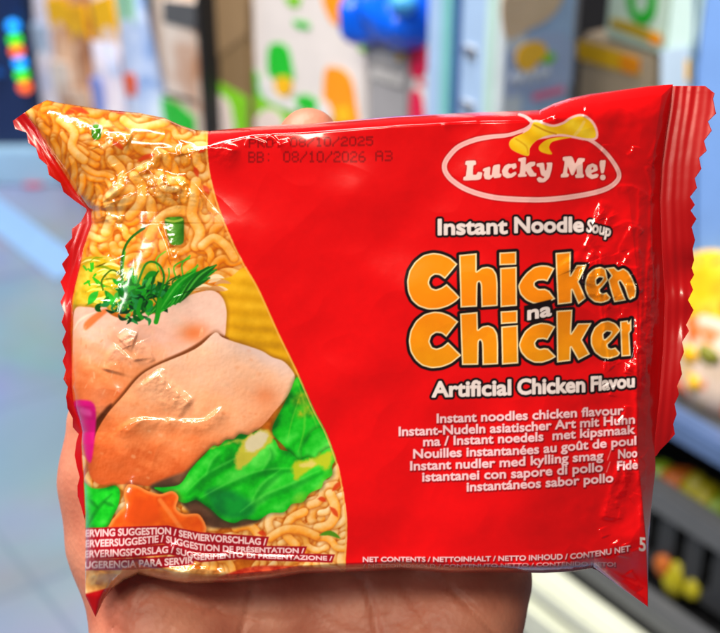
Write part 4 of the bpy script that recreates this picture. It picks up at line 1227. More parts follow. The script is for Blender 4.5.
nt.links.new(tc.outputs['Object'], mp.inputs['Vector']); nt.links.new(mp.outputs[0], br.inputs['Vector']); nt.links.new(tc.outputs['Object'], nz.inputs['Vector'])
nt.links.new(br.outputs['Color'], mx.inputs[6]); nt.links.new(nz.outputs['Color'], mx.inputs[7]); nt.links.new(mx.outputs[2], b.inputs['Base Color'])
b.inputs['Roughness'].default_value = 0.22
bm = bmesh.new()
vs = [bm.verts.new(p) for p in ((-14, -6, 0), (14, -6, 0), (14, 22, 0), (-14, 22, 0))]
bm.faces.new(vs)
fl = bm_obj('floor', bm, M_FLOOR)
fl['kind'] = 'structure'

# --- the shelving unit
M_DARK = mat('dark_grey_plastic', (0.022, 0.023, 0.026), 0.5)
M_BLACK = mat('black_plastic', (0.012, 0.012, 0.014), 0.45)
M_MID = mat('grey_plastic', (0.10, 0.105, 0.115), 0.5)
M_RAIL = mat('blue_grey_rail', s8(84, 108, 152), 0.4)
M_CREAM = mat('cream_metal', s8(214, 218, 200), 0.35)
M_WHITE = mat('white_card', s8(226, 218, 216), 0.55)
M_PALEB = mat('pale_blue_card', s8(158, 186, 222), 0.5)
BZ = hit(700, 425)[1]                                   # board height
shelf = thing('shop_shelf', 'grey shop shelving with blue-grey edge rail and cream bumper behind the packet', 'shelf')
XA, XB = hit(200, 60)[0], 1.2
bm = bmesh.new(); add_box(bm, XA, XB, 0.012, 0.52, BZ - 0.022, BZ - 0.004); bm_obj('board', bm, M_MID, shelf)
zt, zb = hit(700, 424)[1], hit(700, 448)[1]
bm = bmesh.new(); add_box(bm, XA, XB, -0.012, 0.010, zb, zt, 0.003); bm_obj('edge_rail', bm, M_RAIL, shelf)
bm = bmesh.new(); add_box(bm, XA, XB, 0.53, 0.56, 0.0, 1.75); bm_obj('back_panel', bm, M_MID, shelf)
z1_, z0_ = hit(571, 573)[1], hit(540, 594)[1]
zz1 = hit(571, 573, -0.04)[1]
bm = bmesh.new(); add_box(bm, XA, XB, -0.045, -0.006, z1_ - 0.078, z1_ - 0.030, 0.006); add_box(bm, XA, XB, -0.040, -0.004, z1_ - 0.026, z1_ + 0.002, 0.005); bm_obj('bumper', bm, M_CREAM, shelf)
bm = bmesh.new(); add_box(bm, XA, XB, 0.0, 0.525, 0.0, z1_ - 0.09); bm_obj('base', bm, M_BLACK, shelf)
z2_ = z1_ + 0.006
bm = bmesh.new(); add_box(bm, XA, XB, 0.0, 0.525, z1_ - 0.085, z2_); bm_obj('lower_board', bm, M_DARK, shelf)
# divider posts at the end of the bay
def post(px0, px1, e, m, name='divider_post'):
    xa, xb = hit(px0, 60, e)[0], hit(px1, 60, e)[0]
    b_ = bmesh.new(); add_box(b_, xa, xb, e, e + 0.03, BZ - 0.002, 1.6, 0.002)
    return bm_obj(name, b_, m, shelf)
post(439, 450, -0.006, mat('teal_acrylic', s8(120, 186, 190), 0.2))
post(450.5, 456, -0.004, mat('dark_blue_acrylic', s8(64, 104, 160), 0.3))
post(483, 494, -0.006, mat('mint_acrylic', s8(182, 212, 208), 0.2))
post(494.6, 502, -0.004, mat('frosted_acrylic', s8(206, 216, 224), 0.25))
post(198, 203, -0.004, M_BLACK)

def carton(name, label, px0, px1, py_top, e, m, depth=0.16, base=None, cat='carton', tilt=0.0, ztop=None, group=None):
    """front face between two picture columns, standing on the board"""
    xa, xb = hit(px0, 70, e)[0], hit(px1, 70, e)[0]
    z0 = BZ - 0.003 if base is None else base
    z1 = hit((px0 + px1) / 2, py_top, e)[1] if ztop is None else ztop
    t = thing(name, label, cat, (xa + xb) / 2, e, z0, group)
    b_ = bmesh.new()
    w = (xb - xa) / 2
    add_box(b_, -w, w, 0, depth, 0, z1 - z0, 0.004)
    bm_obj('box', b_, m, t)
    if tilt:
        t.matrix_world = t.matrix_world @ Matrix.Rotation(tilt, 4, 'Y')
    return t, (xa + xb) / 2, z0
def decal(t, cx, z0, e, pts_px, m, name, sm=4, th=0.0015, lift=0.0):
    """flat printed shape on the front of a carton, outline given in picture columns and rows"""
    P = [hit(x, y, e) for x, y in pts_px]
    P = [(a - cx, b_ - z0) for a, b_ in P]
    if sm: P = [tuple(q) for q in smooth(P, sm, True)]
    b_ = bmesh.new(); add_prism(b_, P, -th - lift, -0.0004 - lift)
    return bm_obj(name, b_, m, t)
M_GREEN = mat('green_print', s8(30, 190, 44), 0.5)
M_LIME = mat('lime_print', s8(128, 204, 30), 0.5)
M_ORANGE = mat('orange_print', s8(255, 152, 16), 0.5)
M_YEL = mat('yellow_print', s8(244, 186, 20), 0.5)
M_PALE = mat('pale_print', s8(232, 214, 206), 0.5)
M_PINK = mat('pink_print', s8(236, 120, 160), 0.5)
M_GREYP = mat('grey_print', s8(158, 156, 160), 0.5)
M_LGREY = mat('light_grey_print', s8(226, 224, 224), 0.5)
M_MAG = mat('crimson_print', s8(220, 26, 76), 0.45)

t, cx, z0 = carton('drink_carton', 'white carton printed with green and orange jellies behind the packet top', 250, 368, -40, 0.03, M_WHITE, 0.2)
decal(t, cx, z0, 0.03, [(269, 50), (272, 44), (280, 43), (288, 48), (292, 62), (294, 80), (284, 79), (270, 76), (268, 62)], M_GREEN, 'green_jelly')
decal(t, cx, z0, 0.03, [(276, 80), (284, 76), (292, 80), (293, 90), (286, 96), (278, 92)], M_YEL, 'lemon', lift=0.001)
decal(t, cx, z0, 0.03, [(326, 70), (334, 67), (344, 70), (352, 80), (356, 100), (357, 130), (326, 130), (324, 96)], M_ORANGE, 'orange_jelly')
decal(t, cx, z0, 0.03, [(324, -6), (356, -6), (357, 12), (352, 24), (340, 26), (330, 18)], M_ORANGE, 'orange_jelly')
decal(t, cx, z0, 0.03, [(286, -4), (300, -4), (300, 5), (294, 7), (288, 3)], M_LIME, 'lime_jelly')
decal(t, cx, z0, 0.03, [(295, 20), (308, 23), (310, 29), (300, 28), (295, 25)], M_GREEN, 'green_badge')
decal(t, cx, z0, 0.03, [(297, 97), (308, 95), (320, 104), (318, 112), (304, 110), (296, 104)], M_GREEN, 'green_leaf')
decal(t, cx, z0, 0.03, [(360, 42), (366, 44), (366, 52), (360, 50)], M_LIME, 'green_badge')
decal(t, cx, z0, 0.03, [(251, 72), (260, 78), (262, 96), (280, 104), (300, 112), (300, 135), (251, 135)], M_GREEN, 'green_wave')
decal(t, cx, z0, 0.03, [(253, 98), (270, 101), (290, 110), (312, 122), (312, 140), (253, 140)], M_LIME, 'lime_wave', lift=0.001)
decal(t, cx, z0, 0.03, [(256, 124), (262, 112), (272, 108), (282, 114), (286, 126), (280, 140), (258, 140)], M_PALE, 'pale_arch', lift=0.002)
decal(t, cx, z0, 0.03, [(322, 100), (330, 104), (334, 118), (326, 124), (318, 114)], M_LGREY, 'white_lettering', lift=0.002)
decal(t, cx, z0, 0.03, [(338, 108), (348, 108), (352, 122), (338, 122)], M_YEL, 'yellow_splash', lift=0.001)
decal(t, cx, z0, 0.03, [(262, 78), (272, 82), (274, 92), (290, 100), (300, 106), (296, 111), (270, 100), (262, 90)], M_LGREY, 'white_lettering', lift=0.002)

t, cx, z0 = carton('brown_carton', 'plain brown cardboard carton beside the white jelly carton', 205, 248.5, -40, 0.02, mat('brown_card', s8(132, 106, 72), 0.7), 0.2)
decal(t, cx, z0, 0.02, [(205, 76), (220, 82), (248, 98), (248, 140), (205, 140)], M_LIME, 'lime_label', sm=0)
decal(t, cx, z0, 0.02, [(206, 100), (214, 93), (224, 96), (232, 108), (234, 140), (206, 140)], M_PALE, 'pale_arch', lift=0.001)
decal(t, cx, z0, 0.02, [(205.5, -40), (207, -40), (248, -5), (248, 34), (206, 66)], mat('brown_flap', s8(146, 118, 84), 0.7), 'card_flap', sm=0)

t, cx, z0 = carton('grey_packet', 'grey upright packet with pale wavy lettering under the blue bag', 367, 409, 30, 0.015, M_GREYP, 0.08, cat='packet')
def squiggle(xa, xb, ya, yb, n, m, rise):
    pts = []
    for i in range(n + 1):
        pts.append((xa + (xb - xa) * i / n, (ya if i % 2 else yb) + rise * i / n))
    w = 1.7
    poly = pts + [(x + w, y + w) for x, y in pts[::-1]]
    return poly
decal(t, cx, z0, 0.015, squiggle(370, 397, 42, 60, 9, None, 6), M_LGREY, 'lettering', sm=0)
decal(t, cx, z0, 0.015, squiggle(371, 402, 66, 78, 11, None, 8), M_LGREY, 'lettering', sm=0)
decal(t, cx, z0, 0.015, [(397, 50), (401, 46), (405, 52), (402, 60), (397, 58)], M_YEL, 'yellow_star')
decal(t, cx, z0, 0.015, [(368, 76), (370, 76), (404, 88), (404, 90)], mat('dark_line_print', s8(110, 108, 112), 0.5), 'rule_line', sm=0)
t, cx, z0 = carton('crimson_packet', 'narrow crimson and white packet beside the grey packet', 410.5, 437, 22, 0.018, M_LGREY, 0.07, cat='packet')
decal(t, cx, z0, 0.018, [(411, 36), (418, 34), (426, 40), (428, 60), (424, 76), (412, 74)], M_MAG, 'crimson_panel')
decal(t, cx, z0, 0.018, [(412, 92), (422, 96), (424, 130), (412, 130)], M_MAG, 'crimson_panel')
decal(t, cx, z0, 0.018, [(418, 80), (424, 81), (425, 86), (419, 85)], M_MAG, 'crimson_badge')

# blue bag slumped over the packets
bx, bz = hit(401, 16, 0.0)
t = thing('blue_bag', 'crumpled bright blue plastic bag lying on the grey packet', 'bag', bx, 0.0, hit(401, 32, 0.0)[1])
M_BLUE = mat('blue_plastic', s8(4, 92, 226), 0.3, 0.25, 60, bump=0.6)
b_ = bmesh.new()
for (x, y, rx, rz, sd) in ((376, 14, 0.030, 0.030, 1), (398, 12, 0.048, 0.036, 2), (416, 8, 0.040, 0.040, 3), (430, 16, 0.020, 0.034, 4), (385, 24, 0.036, 0.020, 5), (410, 24, 0.036, 0.018, 6)):
    a_, c_ = hit(x, y, 0.03)
    add_blob(b_, (a_ - bx, 0.03, c_ - hit(401, 32, 0.0)[1]), (rx, 0.045, rz), sd, 0.2, 3)
o = bm_obj('sack', b_, M_BLUE, t, True)
rm = o.modifiers.new('blend', 'REMESH'); rm.mode = 'VOXEL'; rm.voxel_size = 0.004; rm.use_smooth_shade = True
b_ = bmesh.new(); a_, c_ = hit(402, 2, -0.012); add_blob(b_, (a_ - bx, -0.012, c_ - hit(401, 32, 0.0)[1]), (0.018, 0.012, 0.014), 8, 0.15); bm_obj('pale_label', b_, mat('sky_print', s8(70, 170, 236), 0.4), t, True)

# clear tube with clips between the posts
xa, xb = hit(458, 60, 0.0)[0], hit(482, 60, 0.0)[0]
t = thing('clip_strip', 'grey hanging strip with two pale clips between acrylic posts', 'display strip', (xa + xb) / 2, 0.02, BZ)
b_ = bmesh.new(); w = (xb - xa) / 2 * 0.98; add_box(b_, -w, w, 0, 0.02, 0, 0.6); bm_obj('strip', b_, mat('slate_card', s8(118, 130, 156), 0.5), t)
for yv in (48, 104):
    zc = hit(470, yv, 0.0)[1] - BZ
    b_ = bmesh.new(); add_box(b_, -w * 0.7, w * 0.7, -0.02, 0.0, zc - 0.014, zc + 0.006, 0.004); bm_obj('clip', b_, mat('clip_plastic', s8(214, 218, 224), 0.3), t)
    b_ = bmesh.new(); add_box(b_, -w * 0.45, w * 0.45, -0.024, -0.0202, zc - 0.006, zc + 0.001, 0.001); bm_obj('clip_slot', b_, mat('slot_dark', s8(90, 100, 122), 0.4), t)

# pale box turned end-on, lemon printed on the end
XE = hit(502.5, 90, 0.0)[0]
def hit_end(px, py):
    """point on the plane across the shelf at XE -> (depth, height)"""
    r = ray(px, py); tt = (XE - (CAM - Q).dot(SX)) / r.dot(SX); p = CAM + r * tt
    return (p - Q).dot(SY), p.z
d1 = hit_end(575, 40)[0]
t = thing('lemon_carton', 'pale blue carton turned end-on with a lemon and pink bar printed on it', 'carton', XE, 0, BZ - 0.003)
b_ = bmesh.new(); add_box(b_, -0.12, 0, 0.002, d1, 0, 0.62, 0.003); bm_obj('box', b_, M_PALEB, t)
def end_decal(pts, m, name, sm=4, lift=0.0):
    P = [hit_end(*p) for p in pts]
    P = [(a_, c_ - BZ + 0.003) for a_, c_ in P]
    if sm: P = [tuple(q) for q in smooth(P, sm, True)]
    b_ = bmesh.new()
    va = [b_.verts.new((0.0005 + lift, y, z)) for y, z in P]
    vb = [b_.verts.new((0.002 + lift, y, z)) for y, z in P]
    b_.faces.new(va); b_.faces.new(vb[::-1])
    for i in range(len(P)):
        j = (i + 1) % len(P); b_.faces.new((va[i], vb[i], vb[j], va[j]))
    return bm_obj(name, b_, m, t)
end_decal([(505, -10), (560, -12), (559, 4), (548, 18), (530, 28), (505, 38)], mat('peach_print', s8(214, 186, 150), 0.5), 'peach_panel')
end_decal([(504, 52), (520, 44), (545, 33), (562, 33), (572, 44), (570, 84), (504, 97)], mat('lilac_print', s8(160, 178, 214), 0.5), 'lilac_panel', sm=0)
end_decal([(514, 56), (517, 48), (526, 42), (537, 41), (544, 47), (543, 56), (535, 62), (530, 69), (520, 70), (515, 64)], M_YEL, 'lemon', lift=0.002)
end_decal([(541, 56), (549, 52), (553, 56), (548, 62), (540, 62)], M_LIME, 'lime_leaf', lift=0.002)
end_decal([(531, 94), (561, 86), (562, 91), (531, 100)], M_PINK, 'pink_bar', sm=0, lift=0.002)
end_decal([(506, 78)] + [(508 + i * 4.2, (72 if i % 2 else 82) - i * 0.9) for i in range(10)] + [(548 - i * 4.2, (78 if i % 2 else 86) - 8 + i * 0.9) for i in range(10)], mat('silver_print', s8(196, 204, 216), 0.5), 'lettering', sm=0, lift=0.003)

# goods deeper in the bay
E2 = 0.20
t, cx, z0 = carton('yellow_carton', 'long carton with a yellow band, lying beside the pale lemon carton', 578, 652, 42, E2, mat('beige_card', s8(186, 168, 146), 0.6), 0.12, ztop=hit(610, 42, E2)[1])
decal(t, cx, z0, E2, [(578, 40), (602, 46), (640, 58), (640, 76), (604, 66), (578, 58)], mat('mustard_print', s8(234, 184, 20), 0.5), 'yellow_band', sm=0)
decal(t, cx, z0, E2, [(622, 56), (640, 60), (638, 73), (624, 70)], M_ORANGE, 'orange_badge', lift=0.001)
zc = hit(610, 42, E2)[1] + 0.002
t, cx, z0 = carton('green_white_carton', 'pale carton with a green loop print on the yellow banded carton', 600, 664, -40, E2, mat('mint_card', s8(206, 230, 216), 0.5), 0.12, base=zc)
decal(t, cx, z0, E2, [(626, -8), (634, -8), (636, 10), (642, 14), (648, 8), (650, -8), (658, -8), (656, 14), (648, 25), (638, 24), (630, 14)], M_GREEN, 'green_loop', sm=0)
decal(t, cx, z0, E2, [(612, 18), (626, 21), (662, 34), (662, 44), (650, 42), (620, 30), (611, 26)], mat('olive_print', s8(196, 164, 30), 0.5), 'yellow_ribbon', sm=0)
decal(t, cx, z0, E2, [(650, 34), (662, 36), (662, 44), (652, 43)], M_ORANGE, 'orange_badge', lift=0.001)
t, cx, z0 = carton('pale_green_carton', 'tall pale green and white carton beside the blue carton', 661, 692, -40, 0.13, mat('ice_card', s8(196, 222, 218), 0.5), 0.1)
decal(t, cx, z0, 0.13, [(662, 50), (691, 46), (691, 110), (662, 110)], mat('ice_blue_print', s8(178, 200, 222), 0.5), 'blue_panel', sm=0)
decal(t, cx, z0, 0.13, [(687, 60), (691, 60), (691, 80), (687, 80)], M_YEL, 'yellow_strip', sm=0, lift=0.001)
t, cx, z0 = carton('dark_gap_box', 'black box standing in for the shaded gap behind the yellow banded carton', 572, 626, -40, 0.34, M_BLACK, 0.1, cat='box')  # black box put in for the shade of the gap between cartons
t, cx, z0 = carton('blue_carton', 'plain sky blue carton standing at the right behind the snack bags', 694, 790, -60, 0.10, mat('sky_card', s8(118, 160, 226), 0.5), 0.14)
decal(t, cx, z0, 0.10, [(695, -60), (697, -60), (697, 300), (695, 300)], mat('navy_print', s8(40, 80, 140), 0.5), 'navy_edge', sm=0)
decal(t, cx, z0, 0.10, [(694.5, 268), (788, 330), (788, 372), (694.5, 300)], mat('white_print', s8(226, 226, 230), 0.5), 'white_base', sm=0)

# snack bags lying in front of the blue carton
def snack_bag(px_, py_, e, w, hgt, dp, label, cols, sd):
    x, z = hit(px_, py_, e)
    t = thing('snack_bag', label, 'snack bag', x, e, BZ - 0.002, 'snack bags at the right end')
    b_ = bmesh.new()
    add_blob(b_, (0, 0, hgt / 2), (w / 2, dp / 2, hgt / 2), sd, 0.14, 4)
    o = bm_obj('pouch', b_, cols[0], t, True)
    rg = random.Random(sd)
    for i in range(6):
        a_ = rg.uniform(-0.42, 0.3) * w; zq = rg.uniform(0.15, 0.85) * hgt
        b_ = bmesh.new()
        dd = dp / 2 * math.sqrt(max(0.05, 1 - (a_ / (w / 2)) ** 2 - ((zq - hgt / 2) / (hgt / 2)) ** 2))
        add_blob(b_, (a_, -dd, zq), (rg.uniform(0.008, 0.016), 0.005, rg.uniform(0.006, 0.013)), sd + i, 0.2)
        bm_obj('printed_morsel', b_, cols[1 + i % (len(cols) - 1)], t, True)
    return t
M_SAND = mottle('mixed_snack_print', [(0.3, s8(240, 190, 40)), (0.42, s8(214, 190, 170)), (0.52, s8(226, 204, 188)), (0.6, s8(232, 110, 40)), (0.72, s8(200, 60, 30))], 28)
M_RUST = mat('rust_print', s8(224, 92, 30), 0.4)
M_GOLD = mottle('gold_snack_print', [(0.3, s8(222, 150, 16)), (0.5, s8(244, 188, 24)), (0.58, s8(246, 206, 60)), (0.66, s8(226, 96, 26))], 30)
M_OLIVE = mat('leaf_print', s8(140, 140, 40), 0.4)
snack_bag(716, 330, 0.09, 0.16, 0.112, 0.05, 'golden yellow snack bag standing behind the sand coloured one', (M_GOLD, M_GOLD, M_RUST, M_YEL), 4)
snack_bag(716, 380, 0.035, 0.13, 0.076, 0.05, 'sand coloured snack bag with orange morsels printed on it', (M_SAND, M_RUST, M_GOLD, M_RUST, M_GOLD, M_OLIVE), 7)

# vegetable crates on the lower boards
def crate(label, z0, z1, e, dep, m, nsl, xa, xb):
    t = thing('produce_crate', label, 'crate', (xa + xb) / 2, e, z0, 'dark produce crates')
    w = (xb - xa) / 2
    h_ = z1 - z0
    b_ = bmesh.new(); add_box(b_, -w, w, 0, dep, 0, 0.012); bm_obj('base', b_, m, t)
    b_ = bmesh.new(); add_box(b_, -w, w, -0.006, 0.012, h_ - 0.03, h_, 0.003); bm_obj('rim', b_, M_MID, t)
    b_ = bmesh.new()
    for i in range(nsl):
        x = -w + (i + 0.5) * 2 * w / nsl
        add_box(b_, x - 0.30 * 2 * w / nsl, x + 0.30 * 2 * w / nsl, 0, 0.008, 0.0125, h_ - 0.0305)
    bm_obj('front_slats', b_, m, t)
    b_ = bmesh.new(); add_box(b_, -w, w, dep - 0.008, dep, 0.0125, h_); bm_obj('back_wall', b_, m, t)
    return t
zr1 = hit(690, 520, 0.0)[1]
zr2 = hit(690, 600, 0.02)[1]
x_l, x_r = hit(560, 560)[0], 0.45
crate('dark crate of yellow and orange vegetables under the blue-grey rail', zr1 - 0.10, zr1, 0.02, 0.3, M_DARK, 14, x_l, x_r)
crate('slatted black crate with lemons showing, just above the cream bumper', z2_ + 0.001, zr1 - 0.112, 0.0, 0.32, M_BLACK, 12, x_l, x_r)
M_LEM = mat('lemon_skin', s8(160, 150, 14), 0.45, 0.2, 50, bump=0.2)
M_TAN = mat('orange_skin', s8(180, 92, 20), 0.45, 0.2, 50, bump=0.2)
M_PEP = mat('green_skin', s8(120, 150, 24), 0.4, 0.25, 40)
def fruit(kind, px_, py_, e, r, label):
    x, z = hit(px_, py_, e)
    m = {'lemon': M_LEM, 'orange': M_TAN, 'pepper': M_PEP}[kind]
    b_ = bmesh.new()
    add_blob(b_, (0, 0, 0), r, int(px_ * 7 + py_), 0.06, 3)
    for v in b_.verts:                                  # pointed ends / dimple at the stalk
        if kind == 'lemon':
            k = max(0, v.co.z / r[2] - 0.8); v.co.z += k * r[2] * 0.8
        elif kind == 'pepper':
            v.co.x *= 1 + 0.08 * math.cos(3 * math.atan2(v.co.y, v.co.x)); v.co.y *= 1 + 0.08 * math.cos(3 * math.atan2(v.co.y, v.co.x))
    t = bm_obj(kind, b_, m, None, True)
    t.matrix_world = SHELF_M @ Matrix.Translation((x, e, z))
    return tag(t, label, 'vegetable' if kind == 'pepper' else 'fruit', 'loose produce in the crates')
for a in (('pepper', 662, 476, 0.06, (0.017, 0.017, 0.016), 'green pepper at the left end of the upper crate, nearest the packet'),
          ('orange', 676, 481, 0.06, (0.016, 0.016, 0.016), 'orange fruit beside the green pepper in the upper crate'),
          ('orange', 686, 484, 0.065, (0.017, 0.017, 0.017), 'second orange fruit in the upper crate, between orange and lemon'),
          ('lemon', 697, 492, 0.06, (0.017, 0.017, 0.018), 'yellow lemon beside the two oranges in the upper crate'),
          ('lemon', 708, 500, 0.06, (0.017, 0.018, 0.018), 'yellow lemon between another lemon and a pepper at the photo edge'),
          ('pepper', 718, 510, 0.06, (0.017, 0.017, 0.018), 'yellow-green pepper at the right edge of the upper crate'),
          ('orange', 663, 566, 0.018, (0.010, 0.007, 0.013), 'small orange fruit against the black slatted crate'),
          ('lemon', 675, 580, 0.022, (0.0125, 0.011, 0.021), 'large upright yellow lemon against the black slatted crate'),
          ('lemon', 693, 590, 0.020, (0.009, 0.008, 0.010), 'small round lemon right of the upright lemon')):
    fruit(*a)

# lower shelf continuing to the far end
LZ = 0.60
XL = hit(72, 60)[0]
low = thing('low_shelf', 'low beige shelf with leaning pouches at the far left behind the packet', 'shelf')
M_BEIGE = mat('beige_metal', s8(206, 190, 176), 0.5)
bm = bmesh.new(); add_box(bm, XL, XA - 0.004, -0.02, 0.40, LZ - 0.03, LZ - 0.004, 0.003); bm_obj('board', bm, M_BEIGE, low)
bm = bmesh.new(); add_box(bm, XL, XA - 0.004, 0.15, 0.17, LZ - 0.002, 1.6); bm_obj('back_panel', bm, M_BEIGE, low)
bm = bmesh.new(); add_box(bm, XL, XA - 0.004, 0.02, 0.38, 0.0, LZ - 0.031); bm_obj('base', bm, M_MID, low)
# goods at the far end of the shelf, leaning
M_BEI = mottle('beige_film', [(0.34, s8(196, 150, 120)), (0.5, s8(222, 204, 192)), (0.66, s8(240, 230, 222))], 14)
def pouch(px0, px1, py_top, e, lean, cols, label, cap=None):
    """upright pouch with a pinched top, tilted about the shelf depth axis"""
    xa, xb = hit(px0, 90, e)[0], hit(px1, 90, e)[0]
    w = (xb - xa)
    hgt = hit((px0 + px1) / 2, py_top, e)[1] - LZ
    off = -math.tan(lean) * (hit((px0 + px1) / 2, 60, e)[1] - LZ)
    t = thing('standing_pouch', label, 'pouch', (xa + xb) / 2 + off, e, LZ - 0.002, 'pouches leaning at the far end of the shelf')
    t.matrix_world = t.matrix_world @ Matrix.Rotation(lean, 4, 'Y')
    b_ = bmesh.new()
    rows = []
    for i in range(9):
        v = i / 8
        th = 0.028 * math.sin(math.pi * min(1, v * 0.9 + 0.12)) + 0.003
        row = [b_.verts.new((w / 2 * math.cos(a_) * (1 - 0.06 * v), th * math.sin(a_), v * hgt)) for a_ in np.linspace(0, 2 * math.pi, 20, False)]
        rows.append(row)
    for r_, q_ in zip(rows, rows[1:]):
        for i in range(20):
            b_.faces.new((r_[i], r_[(i + 1) % 20], q_[(i + 1) % 20], q_[i]))
    b_.faces.new(rows[0]); b_.faces.new(rows[-1])
    bm_obj('film', b_, cols[0], t, True)
    for k, (z0f, z1f, wf, mm) in enumerate(cols[1]):
        b_ = bmesh.new()
        vm = 0.45 + 0.55 * (z0f + z1f) / 2
        tm = 0.028 * math.sin(math.pi * min(1, vm * 0.9 + 0.12)) + 0.003
        add_box(b_, -w * wf / 2, w * wf / 2, -tm - 0.002, -tm + 0.006, hgt * (0.45 + 0.55 * z0f), hgt * (0.45 + 0.55 * z1f), 0.003)
        bm_obj('label_panel', b_, mm, t)
    return t
M_BLUEW = mottle('blue_white_film', [(0.34, s8(130, 160, 214)), (0.5, s8(184, 202, 236)), (0.66, s8(226, 232, 244))], 14)
M_LILAC = mottle('lilac_film', [(0.34, s8(170, 186, 220)), (0.5, s8(214, 206, 222)), (0.66, s8(232, 228, 236))], 14)
M_TANF = mottle('tan_film', [(0.34, s8(170, 110, 80)), (0.5, s8(214, 172, 140)), (0.66, s8(232, 206, 186))], 14)
M_BRN = mottle('brown_film', [(0.34, s8(120, 76, 54)), (0.5, s8(176, 124, 92)), (0.66, s8(214, 176, 150))], 14)
pouch(46, 72, -20, 0.06, -0.12, (M_LILAC, [(0.35, 0.62, 0.5, mat('ice_film', s8(170, 190, 216), 0.4))]), 'pale lilac pouch at the far left end of the shelf')
pouch(62, 92, -20, 0.05, -0.2, (M_TANF, [(0.62, 0.86, 0.7, M_YEL), (0.1, 0.4, 0.6, M_BEI)]), 'tan pouch with yellow top panel, second pouch from the far left end')
pouch(84, 108, -20, 0.03, -0.24, (M_BRN, [(0.60, 0.85, 0.8, M_GOLD), (0.05, 0.3, 0.7, M_TANF)]), 'brown pouch with golden top panel beside a white one')
pouch(96, 122, 42, 0.0, -0.14, (M_LILAC, [(0.1, 0.75, 0.35, mat('cornflower_print', s8(130, 150, 220), 0.4))]), 'short white pouch with a blue stripe in front of the brown pouch')
pouch(108, 138, -20, 0.03, -0.34, (M_BEI, [(0.7, 0.95, 0.8, M_YEL), (0.38, 0.6, 0.3, M_RUST)]), 'beige pouch with yellow top and small rust panel')
pouch(128, 158, -20, 0.02, -0.24, (M_BLUEW, [(0.36, 0.5, 0.35, M_RUST), (0.75, 0.95, 0.6, mat('mint_print', s8(150, 206, 176), 0.4))]), 'blue-white pouch with a small red mark and mint top')
t, cx, z0 = carton('beige_packet', 'wide beige packet with dark top edge beside the brown cardboard carton', 163, 197, 8, 0.02, M_BEI, 0.1, cat='packet', base=LZ - 0.003)
decal(t, cx, z0, 0.02, [(164, 0), (196, 4), (196, 30), (164, 22)], M_MID, 'dark_label', sm=0)
decal(t, cx, z0, 0.02, [(166, 92), (196, 100), (196, 103), (166, 95)], M_DARK, 'dark_line', sm=0)
decal(t, cx, z0, 0.02, [(163, 96), (180, 104), (196, 118), (196, 140), (163, 140)], M_GREEN, 'green_wave', sm=0, lift=0.001)

# navy cabinet with a lit light string, standing on the floor beyond the shelf
def floor_pt(px, py, z=0.0):
    r = ray(px, py); tt = (z - CAM.z) / r.z
    return CAM + r * tt
fp = floor_pt(24, 182)
M_NAVY = mat('navy_panel', s8(26, 48, 92), 0.35)
cab = bpy.data.objects.new('navy_cabinet', None); C.objects.link(cab)
cab.matrix_world = Matrix.Translation(fp)
tag(cab, 'dark navy cabinet on a pale blue plinth across the aisle, at the left edge', 'cabinet')
dn = fp.y / (FWD.y * 1.0)
mpp = (ray(100, 182) * ((0 - CAM.z) / ray(100, 182).z) - ray(0, 182) * ((0 - CAM.z) / ray(0, 182).z)).length / 100   # metres per pixel there
b_ = bmesh.new(); add_box(b_, -0.9, 20 * mpp, 0.02, 0.6, 34 * mpp * 1.08 + 0.001, 1.6, 0.004); bm_obj('body', b_, M_NAVY, cab)
b_ = bmesh.new(); add_box(b_, -0.9, 38 * mpp, -0.03, 0.62, 0.0, 34 * mpp * 1.08, 0.006); bm_obj('plinth', b_, mat('pale_blue_plinth', s8(176, 214, 240), 0.3), cab)
b_ = bmesh.new(); add_box(b_, -0.9, -0.02, 0.0, 0.018, 34 * mpp * 1.08 + 0.22, 34 * mpp * 1.08 + 0.235, 0.002); bm_obj('panel_strip', b_, mat('bright_blue_strip', s8(20, 96, 180), 0.4), cab)
def glow(name, rgb, s):
    m, nt, b = new_mat(name)
    b.inputs['Base Color'].default_value = (*rgb, 1)
    b.inputs['Emission Color'].default_value = (*rgb, 1)
    b.inputs['Emission Strength'].default_value = s
    return m
t = bpy.data.objects.new('light_string', None); C.objects.link(t)
t.matrix_world = Matrix.Translation(fp)
tag(t, 'string of lit blue, green and orange bulbs hanging on the navy cabinet', 'string lights')
GL = {'b': glow('blue_bulb', s8(20, 150, 255), 1.6), 'g': glow('green_bulb', s8(60, 230, 20), 1.2), 'o': glow('orange_bulb', s8(255, 100, 24), 1.3)}
cordpts = []
for (x, y, k) in ((13, 26, 'b'), (15, 40, 'g'), (17, 51, 'o'), (20, 63, 'b'), (22, 75, 'g'), (25, 87, 'o')):
    r = ray(x, y); tt = (fp.y - 0.03 - CAM.y) / r.y; p = CAM + r * tt - fp
    cordpts.append(p)
    b_ = bmesh.new(); add_blob(b_, p, (0.020, 0.018, 0.018), 3, 0.0, 2); bm_obj('bulb', b_, GL[k], t, True)
cu = bmesh.new()
for p, q in zip(cordpts, cordpts[1:]):
    ax = (q - p); L = ax.length
    Mx = Matrix.Translation((p + q) / 2) @ ax.to_track_quat('Z', 'Y').to_matrix().to_4x4()
    bmesh.ops.create_cone(cu, cap_ends=True, segments=6, radius1=0.004, radius2=0.004, depth=L, matrix=Mx)
bm_obj('cord', cu, M_BLACK, t)
